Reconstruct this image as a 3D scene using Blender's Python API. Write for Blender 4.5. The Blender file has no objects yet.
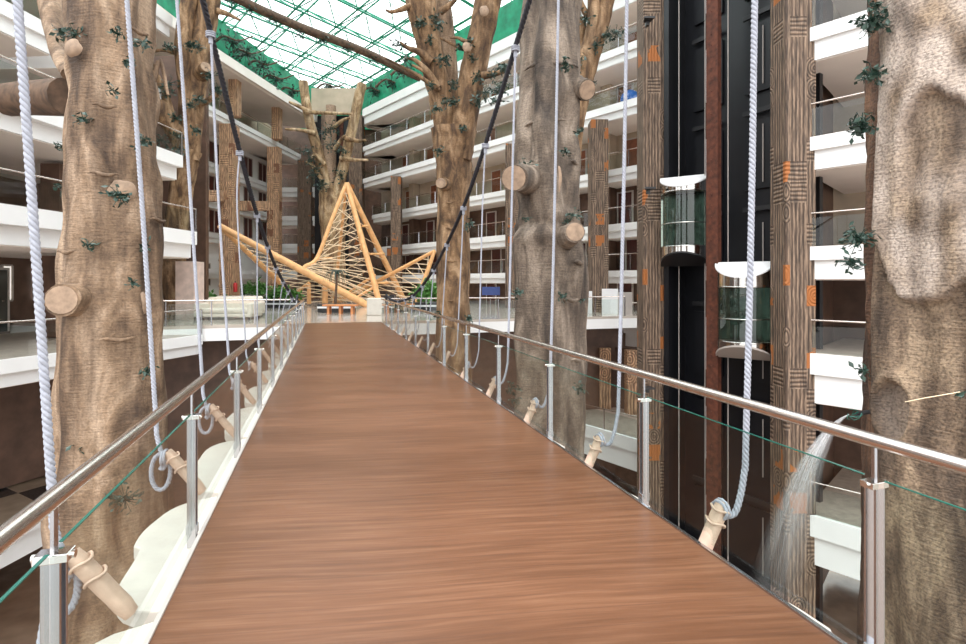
import bpy, math, random
from mathutils import Vector, Matrix, noise
PI = math.pi
random.seed(7)
C = bpy.context.scene.collection
S = bpy.context.scene

# ------------------------------------------------------------------ camera, world, light
CZ = 1.7
cam_d = bpy.data.cameras.new('camera'); cam = bpy.data.objects.new('camera', cam_d); C.objects.link(cam)
cam.location = (0, 0, CZ); cam.rotation_euler = (PI/2, 0, 0)
cam_d.sensor_width = 36; cam_d.lens = 36*500/966; cam_d.shift_y = -39/966
cam_d.clip_end = 400; cam_d.clip_start = 0.05
S.camera = cam
w = bpy.data.worlds.new('sky'); S.world = w; w.use_nodes = True
wn = w.node_tree; bg = wn.nodes['Background']
wtc = wn.nodes.new('ShaderNodeTexCoord'); wns = wn.nodes.new('ShaderNodeTexNoise'); wns.inputs['Scale'].default_value = 1.6
wcr = wn.nodes.new('ShaderNodeValToRGB')
wcr.color_ramp.elements[0].color = (0.86, 0.93, 1, 1); wcr.color_ramp.elements[1].color = (1, 0.985, 0.96, 1)
wn.links.new(wtc.outputs['Generated'], wns.inputs['Vector']); wn.links.new(wns.outputs['Fac'], wcr.inputs['Fac'])
wsp = wn.nodes.new('ShaderNodeSeparateXYZ'); wn.links.new(wtc.outputs['Generated'], wsp.inputs[0])
wel = wn.nodes.new('ShaderNodeValToRGB'); wel.color_ramp.elements[0].position = 0.0; wel.color_ramp.elements[0].color = (.42, .405, .39, 1)
wel.color_ramp.elements[1].position = .55; wel.color_ramp.elements[1].color = (1, 1, 1, 1); wn.links.new(wsp.outputs['Z'], wel.inputs['Fac'])
wmx = wn.nodes.new('ShaderNodeMix'); wmx.data_type = 'RGBA'; wmx.blend_type = 'MULTIPLY'; wmx.inputs[0].default_value = 1
wn.links.new(wcr.outputs['Color'], wmx.inputs[6]); wn.links.new(wel.outputs['Color'], wmx.inputs[7])
wn.links.new(wmx.outputs[2], bg.inputs['Color'])
bg.inputs['Strength'].default_value = 3.7
sd = bpy.data.lights.new('sun', 'SUN'); sun = bpy.data.objects.new('sun', sd); C.objects.link(sun)
sd.energy = 1.6; sd.angle = 0.6; sd.color = (1, 0.96, 0.9); sun.rotation_euler = (0.5, -0.15, 0)
S.view_settings.view_transform = 'Standard'; S.view_settings.look = 'None'
S.view_settings.exposure = 0.04; S.view_settings.gamma = 1; S.view_settings.use_curve_mapping = False

# ------------------------------------------------------------------ helpers
def P(px, py, Y):
    return Vector(((px-483)*Y/500, Y, CZ-(py-283)*Y/500))
ND = (-0.3013, 0.9535); NN = (0.9535, 0.3013)
def B(s, t, z):
    return Vector((0.796+ND[0]*s+NN[0]*t, ND[1]*s+NN[1]*t, z))

class MB:
    def __init__(self): self.v = []; self.f = []; self.sm = []
    def add(self, vs, fs, smooth=False):
        o = len(self.v); self.v += [Vector(a) for a in vs]
        self.f += [[i+o for i in f] for f in fs]; self.sm += [smooth]*len(fs)
    def box(self, c, s, rz=0, M=None):
        hx, hy, hz = s[0]/2, s[1]/2, s[2]/2
        vs = [Vector((x, y, z)) for x in (-hx, hx) for y in (-hy, hy) for z in (-hz, hz)]
        R = M if M is not None else Matrix.Rotation(rz, 3, 'Z')
        vs = [R @ v + Vector(c) for v in vs]
        self.add(vs, [(0,1,3,2),(4,6,7,5),(0,4,5,1),(2,3,7,6),(0,2,6,4),(1,5,7,3)])
    def bar(self, a, b, wd, ht, up=(0,0,1)):
        a = Vector(a); b = Vector(b); d = b-a; L = d.length; d.normalize(); up = Vector(up)
        if abs(d.dot(up)) > .98: up = Vector((0,1,0))
        s = d.cross(up).normalized(); u = s.cross(d)
        M = Matrix((d, s, u)).transposed()
        self.box((a+b)/2, (L, wd, ht), M=M)
    def tube(self, pts, r, n=8, cap=True, smooth=True, rot=0):
        pts = [Vector(p) for p in pts]; m = len(pts)
        rs = r if isinstance(r, (list, tuple)) else [r]*m
        ref = None; vs = []
        for i, p in enumerate(pts):
            d = (pts[min(i+1, m-1)]-pts[max(i-1, 0)])
            if d.length < 1e-9: d = Vector((0,0,1))
            d.normalize()
            if ref is None:
                ref = Vector((0,0,1)) if abs(d.z) < .9 else Vector((1,0,0))
            s = d.cross(ref)
            if s.length < 1e-6: s = d.cross(Vector((0.3,1,0.2)))
            s.normalize(); u = s.cross(d); ref = u
            for k in range(n):
                a = rot+2*PI*k/n; vs.append(p+(s*math.cos(a)+u*math.sin(a))*rs[i])
        fs = []
        for i in range(m-1):
            for k in range(n):
                k2 = (k+1) % n; fs.append((i*n+k, i*n+k2, (i+1)*n+k2, (i+1)*n+k))
        self.add(vs, fs, smooth)
        if cap:
            self.add(vs[:n], [list(range(n))[::-1]]); self.add(vs[-n:], [list(range(n))])
    def prism(self, poly, z0, z1, smooth=False):
        n = len(poly)
        vs = [(p[0], p[1], z0) for p in poly]+[(p[0], p[1], z1) for p in poly]
        self.add(vs, [list(range(n))[::-1], list(range(n, 2*n))]+[(i, (i+1) % n, n+(i+1) % n, n+i) for i in range(n)])
    def sweep(self, path, prof, closed_prof=True):
        # path: 2D pts, prof: (outward, z); outward = (dy,-dx)
        n = len(path); m = len(prof); vs = []
        for i in range(n):
            def nrm(a, b):
                d = Vector((b[0]-a[0], b[1]-a[1])).normalized(); return Vector((d.y, -d.x))
            n1 = nrm(path[max(i-1, 0)], path[max(i, 1)]) ; n2 = nrm(path[min(i, n-2)], path[min(i+1, n-1)])
            nn = (n1+n2).normalized(); nn = nn/max(.4, nn.dot(n1))
            for o, z in prof: vs.append((path[i][0]+nn.x*o, path[i][1]+nn.y*o, z))
        fs = []
        for i in range(n-1):
            for k in range(m):
                k2 = (k+1) % m; fs.append((i*m+k, i*m+k2, (i+1)*m+k2, (i+1)*m+k))
        fs.append(list(range(m))); fs.append([ (n-1)*m+k for k in range(m)][::-1])
        self.add(vs, fs)
    def sphere(self, c, r, nu=10, nv=7, sc=(1,1,1)):
        vs = [(c[0], c[1], c[2]+r*sc[2])]
        for j in range(1, nv):
            ph = PI*j/nv
            for i in range(nu):
                th = 2*PI*i/nu
                vs.append((c[0]+r*sc[0]*math.sin(ph)*math.cos(th), c[1]+r*sc[1]*math.sin(ph)*math.sin(th), c[2]+r*sc[2]*math.cos(ph)))
        vs.append((c[0], c[1], c[2]-r*sc[2])); L = len(vs)-1
        fs = [(0, 1+i, 1+(i+1) % nu) for i in range(nu)]
        for j in range(nv-2):
            for i in range(nu):
                a = 1+j*nu+i; b = 1+j*nu+(i+1) % nu; fs.append((a, a+nu, b+nu, b))
        fs += [(L, 1+(nv-2)*nu+(i+1) % nu, 1+(nv-2)*nu+i) for i in range(nu)]
        self.add(vs, fs, True)
    def build(self, name, mat, parent=None, bevel=0, attr=None):
        if parent is not None and parent.type == 'EMPTY' or parent is not None:
            off = world_loc(parent)
        else: off = Vector((0,0,0))
        me = bpy.data.meshes.new(name)
        me.from_pydata([tuple(v-off) for v in self.v], [], self.f)
        me.polygons.foreach_set('use_smooth', self.sm)
        if attr:
            for k, vals in attr.items():
                a = me.attributes.new(k, 'FLOAT', 'POINT'); a.data.foreach_set('value', vals)
        me.validate(); me.update()
        import bmesh
        bm = bmesh.new(); bm.from_mesh(me); bmesh.ops.recalc_face_normals(bm, faces=bm.faces); bm.to_mesh(me); bm.free()
        o = bpy.data.objects.new(name, me); C.objects.link(o)
        me.materials.append(mat)
        if parent is not None: o.parent = parent
        if bevel:
            b = o.modifiers.new('bevel', 'BEVEL'); b.width = bevel; b.segments = 2; b.limit_method = 'ANGLE'
        return o
def world_loc(o):
    v = Vector(o.location)
    while o.parent is not None: o = o.parent; v += Vector(o.location)
    return v
def thing(name, label, cat, loc=(0,0,0), group=None, kind=None):
    o = bpy.data.objects.new(name, None); C.objects.link(o); o.location = loc; o.empty_display_size = .1
    o['label'] = label; o['category'] = cat
    if group: o['group'] = group
    if kind: o['kind'] = kind
    return o
def tag(o, label, cat, group=None, kind=None):
    o['label'] = label; o['category'] = cat
    if group: o['group'] = group
    if kind: o['kind'] = kind
    return o
def struct(o, label=None):
    o['kind'] = 'structure'
    if label: o['label'] = label
    return o
ORD = ['first','second','third','fourth','fifth','sixth','seventh','eighth','ninth','tenth','eleventh','twelfth','thirteenth','fourteenth','fifteenth','sixteenth']
def smooth_pts(pts, n=8):
    pts = [tuple(p) for p in pts]; D = len(pts[0]); out = []
    Q = [pts[0]]+pts+[pts[-1]]
    for i in range(1, len(Q)-2):
        for k in range(n):
            t = k/n; o = []
            for d in range(D):
                a, b, c, e = Q[i-1][d], Q[i][d], Q[i+1][d], Q[i+2][d]
                o.append(.5*((2*b)+(-a+c)*t+(2*a-5*b+4*c-e)*t*t+(-a+3*b-3*c+e)*t**3))
            out.append(tuple(o))
    out.append(pts[-1]); return out

# ------------------------------------------------------------------ materials
def nodes(name):
    m = bpy.data.materials.new(name); m.use_nodes = True; nt = m.node_tree
    return m, nt, nt.nodes['Principled BSDF']
def N(nt, t, **kw):
    n = nt.nodes.new('ShaderNode'+t)
    for k, v in kw.items():
        if k.startswith('i_'): n.inputs[k[2:].replace('_', ' ')].default_value = v
        else: setattr(n, k, v)
    return n
def L(nt, a, b): nt.links.new(a, b)
def ramp(nt, stops, fac):
    r = N(nt, 'ValToRGB'); e = r.color_ramp.elements
    while len(e) > 1: e.remove(e[-1])
    e[0].position = stops[0][0]; e[0].color = (*stops[0][1], 1)
    for p, c in stops[1:]:
        q = e.new(p); q.color = (*c, 1)
    L(nt, fac, r.inputs['Fac']); return r.outputs['Color']
def coords(nt, sc=(1,1,1), rot=(0,0,0), space='Object'):
    tc = N(nt, 'TexCoord'); mp = N(nt, 'Mapping'); mp.inputs['Scale'].default_value = sc; mp.inputs['Rotation'].default_value = rot
    L(nt, tc.outputs[space], mp.inputs['Vector']); return mp.outputs['Vector']
def mixc(nt, a, b, fac, mode='MIX'):
    m = N(nt, 'Mix', data_type='RGBA', blend_type=mode)
    if hasattr(fac, 'links'): L(nt, fac, m.inputs[0])
    else: m.inputs[0].default_value = fac
    for s, v in ((6, a), (7, b)):
        if hasattr(v, 'links'): L(nt, v, m.inputs[s])
        else: m.inputs[s].default_value = (*v, 1)
    return m.outputs[2]
def bump(nt, b, h, strength=.4, dist=.02):
    n = N(nt, 'Bump'); n.inputs['Strength'].default_value = strength; n.inputs['Distance'].default_value = dist
    L(nt, h, n.inputs['Height']); L(nt, n.outputs['Normal'], b.inputs['Normal']); return n
def plain(name, col, rough=.5, metal=0, var=.08, scale=4, bmp=0):
    m, nt, b = nodes(name)
    n = N(nt, 'TexNoise'); n.inputs['Scale'].default_value = scale; n.inputs['Detail'].default_value = 4
    L(nt, coords(nt), n.inputs['Vector'])
    c = ramp(nt, [(.3, tuple(x*(1-var) for x in col)), (.7, tuple(min(1, x*(1+var)) for x in col))], n.outputs['Fac'])
    L(nt, c, b.inputs['Base Color']); b.inputs['Roughness'].default_value = rough; b.inputs['Metallic'].default_value = metal
    if bmp: bump(nt, b, n.outputs['Fac'], bmp)
    return m
def bark(name, cd, cm, cl, sc=1.0, speck=None, bs=.6, n3s=.7):
    m, nt, b = nodes(name)
    v = coords(nt, (1.2*sc, 1.2*sc, .45*sc)); n1 = N(nt, 'TexNoise'); n1.inputs['Scale'].default_value = 2.2; n1.inputs['Detail'].default_value = 9; n1.inputs['Roughness'].default_value = .62; n1.inputs['Distortion'].default_value = .6
    L(nt, v, n1.inputs['Vector'])
    v2 = coords(nt, (3*sc, 3*sc, 22*sc)); n2 = N(nt, 'TexNoise'); n2.inputs['Scale'].default_value = 2; n2.inputs['Detail'].default_value = 5
    L(nt, v2, n2.inputs['Vector'])
    v3 = coords(nt); n3 = N(nt, 'TexNoise'); n3.inputs['Scale'].default_value = 38*sc; n3.inputs['Detail'].default_value = 3
    L(nt, v3, n3.inputs['Vector'])
    c = ramp(nt, [(.36, cd), (.5, cm), (.64, cl)], n1.outputs['Fac'])
    c2 = ramp(nt, [(.35, (.55,.55,.55)), (.6, (1.1,1.1,1.1))], n2.outputs['Fac'])
    c = mixc(nt, c, c2, .4, 'MULTIPLY')
    c3 = ramp(nt, [(.38, (.35,.33,.3)), (.5, (1,1,1)), (.66, (1.35,1.3,1.2))], n3.outputs['Fac'])
    c = mixc(nt, c, c3, n3s, 'MULTIPLY')
    v5 = coords(nt, (3.2*sc, 3.2*sc, .3*sc)); n5 = N(nt, 'TexNoise'); n5.inputs['Scale'].default_value = 1.1; n5.inputs['Detail'].default_value = 4; n5.inputs['Roughness'].default_value = .6; L(nt, v5, n5.inputs['Vector'])
    c = mixc(nt, c, ramp(nt, [(.36, (.42,.38,.36)), (.52, (1,1,1)), (.7, (1.25,1.25,1.25))], n5.outputs['Fac']), .85, 'MULTIPLY')
    if speck:
        at = N(nt, 'Attribute', attribute_name='pale')
        c = mixc(nt, c, mixc(nt, speck, c3, .55, 'MULTIPLY'), at.outputs['Fac'])
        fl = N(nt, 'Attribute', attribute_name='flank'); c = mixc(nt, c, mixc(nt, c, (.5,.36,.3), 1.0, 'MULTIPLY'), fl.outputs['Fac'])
    L(nt, c, b.inputs['Base Color']); b.inputs['Roughness'].default_value = .8
    ad = N(nt, 'Math', operation='ADD'); L(nt, n1.outputs['Fac'], ad.inputs[0])
    ml = N(nt, 'Math', operation='MULTIPLY'); L(nt, n2.outputs['Fac'], ml.inputs[0]); ml.inputs[1].default_value = .5
    ad2 = N(nt, 'Math', operation='MULTIPLY_ADD'); L(nt, n3.outputs['Fac'], ad2.inputs[0]); ad2.inputs[1].default_value = .35; L(nt, ml.outputs[0], ad2.inputs[2])
    L(nt, ad2.outputs[0], ad.inputs[1]); bump(nt, b, ad.outputs[0], bs, .05)
    return m
def carved(name, a, bcol, cc, oran, osc=.85, cell=.55):
    m, nt, b = nodes(name)
    tc = N(nt, 'TexCoord'); sx = N(nt, 'SeparateXYZ'); L(nt, tc.outputs['Object'], sx.inputs[0])
    ad = N(nt, 'Math', operation='ADD'); L(nt, sx.outputs['X'], ad.inputs[0]); L(nt, sx.outputs['Y'], ad.inputs[1])
    cb = N(nt, 'CombineXYZ'); L(nt, ad.outputs[0], cb.inputs[0]); L(nt, sx.outputs['Z'], cb.inputs[1])
    mp = N(nt, 'Mapping'); mp.inputs['Scale'].default_value = (1/cell, .8/cell, 1); mp.inputs['Location'].default_value = (.5,.2,0)
    L(nt, cb.outputs[0], mp.inputs['Vector'])
    fl = N(nt, 'VectorMath', operation='FLOOR'); L(nt, mp.outputs[0], fl.inputs[0])
    fr = N(nt, 'VectorMath', operation='FRACTION'); L(nt, mp.outputs[0], fr.inputs[0])
    wn_ = N(nt, 'TexWhiteNoise', noise_dimensions='3D'); L(nt, fl.outputs[0], wn_.inputs['Vector'])
    fs = N(nt, 'SeparateXYZ'); L(nt, fr.outputs[0], fs.inputs[0])
    sub = N(nt, 'VectorMath', operation='SUBTRACT'); L(nt, fr.outputs[0], sub.inputs[0]); sub.inputs[1].default_value = (.5,.5,0)
    ln = N(nt, 'VectorMath', operation='LENGTH'); L(nt, sub.outputs[0], ln.inputs[0])
    def wave(src, f):
        q = N(nt, 'Math', operation='MULTIPLY'); L(nt, src, q.inputs[0]); q.inputs[1].default_value = f
        nz = N(nt, 'TexNoise'); nz.inputs['Scale'].default_value = 3; L(nt, cb.outputs[0], nz.inputs['Vector'])
        q2 = N(nt, 'Math', operation='MULTIPLY_ADD'); L(nt, nz.outputs['Fac'], q2.inputs[0]); q2.inputs[1].default_value = 3; L(nt, q.outputs[0], q2.inputs[2])
        s = N(nt, 'Math', operation='SINE'); L(nt, q2.outputs[0], s.inputs[0])
        return s.outputs[0]
    wx = wave(fs.outputs['X'], 27); wz = wave(fs.outputs['Y'], 30); wr = wave(ln.outputs['Value'], 38)
    def sel(th, A, Bv):
        g = N(nt, 'Math', operation='GREATER_THAN'); L(nt, wn_.outputs['Value'], g.inputs[0]); g.inputs[1].default_value = th
        mx = N(nt, 'Mix'); L(nt, g.outputs[0], mx.inputs[0]); L(nt, A, mx.inputs[2]); L(nt, Bv, mx.inputs[3]); return mx.outputs[0]
    h = sel(.72, wx, wz); h = sel(.86, h, wr)
    hh = N(nt, 'Math', operation='MULTIPLY_ADD'); L(nt, h, hh.inputs[0]); hh.inputs[1].default_value = .5; hh.inputs[2].default_value = .5
    c = ramp(nt, [(0, a), (.3, bcol), (1, cc)], hh.outputs[0])
    vv = coords(nt, (14, 14, 1.2)); n1 = N(nt, 'TexNoise'); n1.inputs['Scale'].default_value = 1.5; n1.inputs['Detail'].default_value = 6; L(nt, vv, n1.inputs['Vector'])
    c = mixc(nt, c, ramp(nt, [(.38, (.45,.42,.41)), (.62, (1.5,1.42,1.35))], n1.outputs['Fac']), .9, 'MULTIPLY')
    v4 = coords(nt, (1.6, 1.6, 1.1)); n4 = N(nt, 'TexNoise'); n4.inputs['Scale'].default_value = 1.3; n4.inputs['Detail'].default_value = 2; L(nt, v4, n4.inputs['Vector'])
    sp = N(nt, 'SeparateColor'); L(nt, wn_.outputs['Color'], sp.inputs[0])
    gg = N(nt, 'Math', operation='GREATER_THAN'); L(nt, sp.outputs[1], gg.inputs[0]); gg.inputs[1].default_value = osc
    g2 = N(nt, 'Math', operation='GREATER_THAN'); L(nt, n4.outputs['Fac'], g2.inputs[0]); g2.inputs[1].default_value = .46
    g3 = N(nt, 'Math', operation='MULTIPLY'); L(nt, gg.outputs[0], g3.inputs[0]); L(nt, g2.outputs[0], g3.inputs[1])
    c = mixc(nt, c, oran, g3.outputs[0])
    L(nt, c, b.inputs['Base Color']); b.inputs['Roughness'].default_value = .75
    bump(nt, b, hh.outputs[0], .7, .03)
    return m
def glassm(name, tint, rough=0, ior=1.45, op=0.0, opcol=(1,1,1)):
    m, nt, b = nodes(name); nt.nodes.remove(b); out = nt.nodes['Material Output']
    tr = N(nt, 'BsdfTransparent'); tr.inputs['Color'].default_value = (*tint, 1)
    gl = N(nt, 'BsdfGlossy'); gl.inputs['Roughness'].default_value = rough; gl.inputs['Color'].default_value = (1,1,1,1)
    fr = N(nt, 'Fresnel'); fr.inputs['IOR'].default_value = ior
    nz = N(nt, 'TexNoise'); nz.inputs['Scale'].default_value = 3; L(nt, coords(nt), nz.inputs['Vector'])
    mu = N(nt, 'Math', operation='MULTIPLY_ADD'); L(nt, nz.outputs['Fac'], mu.inputs[0]); mu.inputs[1].default_value = .02; L(nt, fr.outputs[0], mu.inputs[2])
    ge = N(nt, 'NewGeometry'); iv = N(nt, 'Math', operation='SUBTRACT'); iv.inputs[0].default_value = 1; L(nt, ge.outputs['Backfacing'], iv.inputs[1])
    mb_ = N(nt, 'Math', operation='MULTIPLY'); L(nt, mu.outputs[0], mb_.inputs[0]); L(nt, iv.outputs[0], mb_.inputs[1]); mu = mb_
    mx = N(nt, 'MixShader'); L(nt, mu.outputs[0], mx.inputs[0]); L(nt, tr.outputs[0], mx.inputs[1]); L(nt, gl.outputs[0], mx.inputs[2])
    last = mx.outputs[0]
    if op:
        df = N(nt, 'BsdfDiffuse'); df.inputs['Color'].default_value = (*opcol, 1)
        m2 = N(nt, 'MixShader'); m2.inputs[0].default_value = op; L(nt, last, m2.inputs[1]); L(nt, df.outputs[0], m2.inputs[2]); last = m2.outputs[0]
    L(nt, last, out.inputs['Surface'])
    return m
def deck_mat():
    m, nt, b = nodes('walnut_boards')
    r = math.atan2(NN[1], NN[0])
    tc = N(nt, 'TexCoord'); mp = N(nt, 'Mapping'); mp.vector_type = 'POINT'; mp.inputs['Rotation'].default_value = (0,0,-r*.35)
    L(nt, tc.outputs['Object'], mp.inputs['Vector'])
    nd = N(nt, 'TexNoise'); nd.inputs['Scale'].default_value = .55; nd.inputs['Detail'].default_value = 2; L(nt, mp.outputs[0], nd.inputs['Vector'])
    dv = N(nt, 'VectorMath', operation='SCALE'); L(nt, nd.outputs['Color'], dv.inputs[0]); dv.inputs['Scale'].default_value = .14
    av = N(nt, 'VectorMath', operation='ADD'); L(nt, mp.outputs[0], av.inputs[0]); L(nt, dv.outputs[0], av.inputs[1])
    m2 = N(nt, 'Mapping'); m2.inputs['Scale'].default_value = (.5, 11, 1); L(nt, av.outputs[0], m2.inputs['Vector'])
    n1 = N(nt, 'TexNoise'); n1.inputs['Scale'].default_value = 2.2; n1.inputs['Detail'].default_value = 9; n1.inputs['Roughness'].default_value = .6; L(nt, m2.outputs[0], n1.inputs['Vector'])
    m3 = N(nt, 'Mapping'); m3.inputs['Scale'].default_value = (.2, 1.3, 1); L(nt, av.outputs[0], m3.inputs['Vector'])
    n2 = N(nt, 'TexNoise'); n2.inputs['Scale'].default_value = 1.6; n2.inputs['Detail'].default_value = 4; L(nt, m3.outputs[0], n2.inputs['Vector'])
    c = ramp(nt, [(.25, (.1,.043,.021)), (.5, (.145,.064,.032)), (.75, (.205,.1,.054))], n1.outputs['Fac'])
    c = mixc(nt, c, ramp(nt, [(.35, (.8,.78,.78)), (.65, (1.12,1.12,1.14))], n2.outputs['Fac']), .9, 'MULTIPLY')
    # board joints
    sy = N(nt, 'SeparateXYZ'); L(nt, mp.outputs[0], sy.inputs[0])
    q = N(nt, 'Math', operation='MULTIPLY'); L(nt, sy.outputs['Y'], q.inputs[0]); q.inputs[1].default_value = 7.2
    f = N(nt, 'Math', operation='FRACT'); L(nt, q.outputs[0], f.inputs[0])
    g = N(nt, 'Math', operation='LESS_THAN'); L(nt, f.outputs[0], g.inputs[0]); g.inputs[1].default_value = .05
    gm = N(nt, 'Math', operation='MULTIPLY'); L(nt, g.outputs[0], gm.inputs[0]); gm.inputs[1].default_value = .35
    c = mixc(nt, c, (.09,.04,.025), gm.outputs[0])
    L(nt, c, b.inputs['Base Color'])
    rr = N(nt, 'MapRange'); L(nt, n2.outputs['Fac'], rr.inputs['Value']); rr.inputs['To Min'].default_value = .24; rr.inputs['To Max'].default_value = .42
    L(nt, rr.outputs[0], b.inputs['Roughness']); bump(nt, b, n1.outputs['Fac'], .12, .01)
    b.inputs['Specular IOR Level'].default_value = .25
    return m
def checker_floor(name, a, bcol, sc, rough=.2):
    m, nt, b = nodes(name)
    ch = N(nt, 'TexChecker'); ch.inputs['Scale'].default_value = sc; ch.inputs['Color1'].default_value = (*a, 1); ch.inputs['Color2'].default_value = (*bcol, 1)
    L(nt, coords(nt, rot=(0,0,.5)), ch.inputs['Vector']); 
    nz = N(nt, 'TexNoise'); nz.inputs['Scale'].default_value = 2; L(nt, coords(nt), nz.inputs['Vector'])
    c = mixc(nt, ch.outputs['Color'], ramp(nt, [(.3, (.7,.7,.7)), (.7, (1.2,1.2,1.2))], nz.outputs['Fac']), .6, 'MULTIPLY')
    L(nt, c, b.inputs['Base Color']); b.inputs['Roughness'].default_value = rough
    return m
M = {}
M['white'] = plain('painted_white', (.86,.85,.84), .55, var=.03, scale=.8)
M['soffit'] = plain('bounce_lit_white', (.95,.87,.81), .7, var=.04, scale=.8)  # white undersides, with warm bounced light put into the colour
M['wallbeige'] = plain('beige_wall', (.5,.4,.3), .7, var=.12, scale=1)
M['walldark'] = plain('dark_wood_wall', (.11,.06,.04), .5, var=.3, scale=2)
M['door'] = plain('red_brown_door', (.25,.08,.035), .4, var=.2)
M['doord'] = plain('dark_red_door', (.08,.018,.014), .4, var=.2)
M['frame'] = plain('door_frame', (.55,.5,.46), .5)
M['black'] = plain('black_panel', (.005,.0055,.008), .4, var=.3, scale=1.2)
M['blackm'] = plain('black_metal', (.02,.02,.022), .4)
M['chrome'] = plain('brushed_steel', (.5,.5,.52), .25, 1, var=.06, scale=2)
M['mirror'] = plain('polished_steel', (.75,.73,.7), .12, 1, var=.03)
M['rail'] = plain('warm_brushed_rail', (.7,.62,.57), .24, 1, var=.05)
M['rust'] = plain('rusty_beam', (.095,.027,.013), .8, var=.45, scale=6, bmp=.4)
M['orange'] = plain('light_pine', (.88,.49,.22), .5, var=.15, scale=3)
M['net'] = plain('bamboo_strand', (.88,.68,.46), .6, var=.1)
M['rope'] = plain('white_rope', (.34,.35,.4), .8, var=.12, scale=30, bmp=.3)
M['cable'] = plain('black_cable', (.022,.022,.03), .7, var=.3, scale=30, bmp=.3)
M['peg'] = plain('peeled_log', (.6,.42,.32), .7, var=.16, scale=12, bmp=.3)
M['board'] = plain('cream_board', (.6,.56,.5), .6, var=.08, scale=5, bmp=.1)
M['leaf'] = plain('leaf_green', (.025,.055,.04), .35, var=.4, scale=20)
M['leafb'] = plain('leaf_bright', (.08,.22,.04), .45, var=.4, scale=12)
M['green'] = plain('truss_green', (.02,.3,.18), .45, var=.15)
M['greenw'] = plain('green_wall', (.004,.26,.13), .6, var=.35, scale=1.5)
M['greyfloor'] = plain('polished_stone', (.5,.43,.37), .12, var=.12, scale=1.2)
M['brownfloor'] = plain('dark_brown_floor', (.22,.155,.115), .22, var=.35, scale=1)
M['checker'] = checker_floor('checker_marble', (.015,.013,.013), (.23,.17,.12), .42)
M['trunkend'] = plain('cut_wood', (.32,.22,.15), .75, var=.28, scale=8, bmp=.2)
M['bark1'] = bark('bark_brown', (.1,.06,.036), (.24,.155,.095), (.4,.285,.195), .8, n3s=.3)
M['bark2'] = bark('bark_ochre', (.08,.042,.02), (.22,.125,.06), (.4,.26,.15), 1.1, n3s=.35)
M['bark5'] = bark('bark_grey', (.06,.044,.034), (.15,.112,.083), (.29,.23,.18), .8, n3s=.35)
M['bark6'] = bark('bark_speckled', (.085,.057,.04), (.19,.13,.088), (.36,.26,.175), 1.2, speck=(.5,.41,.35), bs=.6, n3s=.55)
M['barkh'] = plain('hollow_bark', (.33,.22,.14), .8, var=.3, scale=9, bmp=.5)
M['carv'] = carved('carved_pillar_grey', (.06,.038,.028), (.13,.09,.062), (.23,.165,.12), (.36,.12,.03), .93, .5)
M['carvl'] = carved('carved_pillar_tan', (.24,.14,.085), (.45,.28,.17), (.6,.4,.26), (.25,.11,.06), .94, .7)
M['log'] = plain('dark_log', (.11,.065,.04), .7, var=.5, scale=5, bmp=.5)
M['glass'] = glassm('clear_glass', (.88,.92,.91))
M['glassedge'] = plain('green_glass_edge', (.02,.13,.1), .15)
M['roofglass'] = glassm('roof_glass', (.97,.985,.985), ior=1.2)
M['cabglass'] = glassm('lift_glass', (.7,.78,.74), ior=1.7)
M['fabric'] = plain('cream_fabric', (.68,.6,.51), .9, var=.08, scale=10, bmp=.2)
M['woodb'] = plain('bench_wood', (.6,.24,.09), .5, var=.2)
M['red'] = plain('red_paint', (.5,.02,.02), .35)
M['blue'] = plain('blue_plastic', (.015,.12,.5), .4)
m, nt, b = nodes('daylit_pane'); b.inputs['Base Color'].default_value = (.8,.8,.8,1); b.inputs['Emission Color'].default_value = (1,.93,.85,1); b.inputs['Emission Strength'].default_value = .8; M['daywin'] = m
M['cabback'] = plain('lift_back_panel', (.12,.135,.125), .25, 1, var=.5, scale=5)
M['corr'] = plain('brown_corridor_floor', (.42,.34,.29), .35, var=.2)
M['bark3'] = bark('bark_ochre_lit', (.18,.1,.05), (.42,.28,.15), (.66,.5,.33), .7, n3s=.3)  # ochre bark made paler: far-end roof light put into its colour
M['bluedim'] = plain('dim_screen', (.05,.08,.25), .3)
M['marble'] = plain('pink_marble', (.62,.48,.42), .3, var=.18, scale=3)
M['panel'] = plain('white_panel', (.8,.79,.8), .5, var=.02)
M['panelg'] = plain('grey_panel', (.45,.4,.37), .5, var=.03)
M['winglass'] = plain('dark_window', (.03,.035,.035), .1)
M['deck'] = deck_mat()
def watermat():
    m, nt, b = nodes('water_spray'); nt.nodes.remove(b); out = nt.nodes['Material Output']
    tr = N(nt, 'BsdfTransparent'); df = N(nt, 'BsdfDiffuse'); df.inputs['Color'].default_value = (.97,.98,1,1)
    tl = N(nt, 'BsdfTranslucent'); tl.inputs['Color'].default_value = (.97,.98,1,1)
    a = N(nt, 'MixShader'); a.inputs[0].default_value = .5; L(nt, df.outputs[0], a.inputs[1]); L(nt, tl.outputs[0], a.inputs[2])
    at = N(nt, 'Attribute', attribute_name='thick')
    nz = N(nt, 'TexNoise'); nz.inputs['Scale'].default_value = 45; L(nt, coords(nt, (1, 1, .25)), nz.inputs['Vector'])
    r = N(nt, 'MapRange'); L(nt, nz.outputs['Fac'], r.inputs['Value']); r.inputs['From Min'].default_value = .35; r.inputs['From Max'].default_value = .65; r.inputs['To Min'].default_value = .5; r.inputs['To Max'].default_value = 1.1
    q = N(nt, 'Math', operation='MULTIPLY'); L(nt, at.outputs['Fac'], q.inputs[0]); L(nt, r.outputs[0], q.inputs[1])
    b2 = N(nt, 'MixShader'); L(nt, q.outputs[0], b2.inputs[0]); L(nt, tr.outputs[0], b2.inputs[1]); L(nt, a.outputs[0], b2.inputs[2])
    L(nt, b2.outputs[0], out.inputs['Surface']); return m
M['water'] = watermat()

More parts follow.
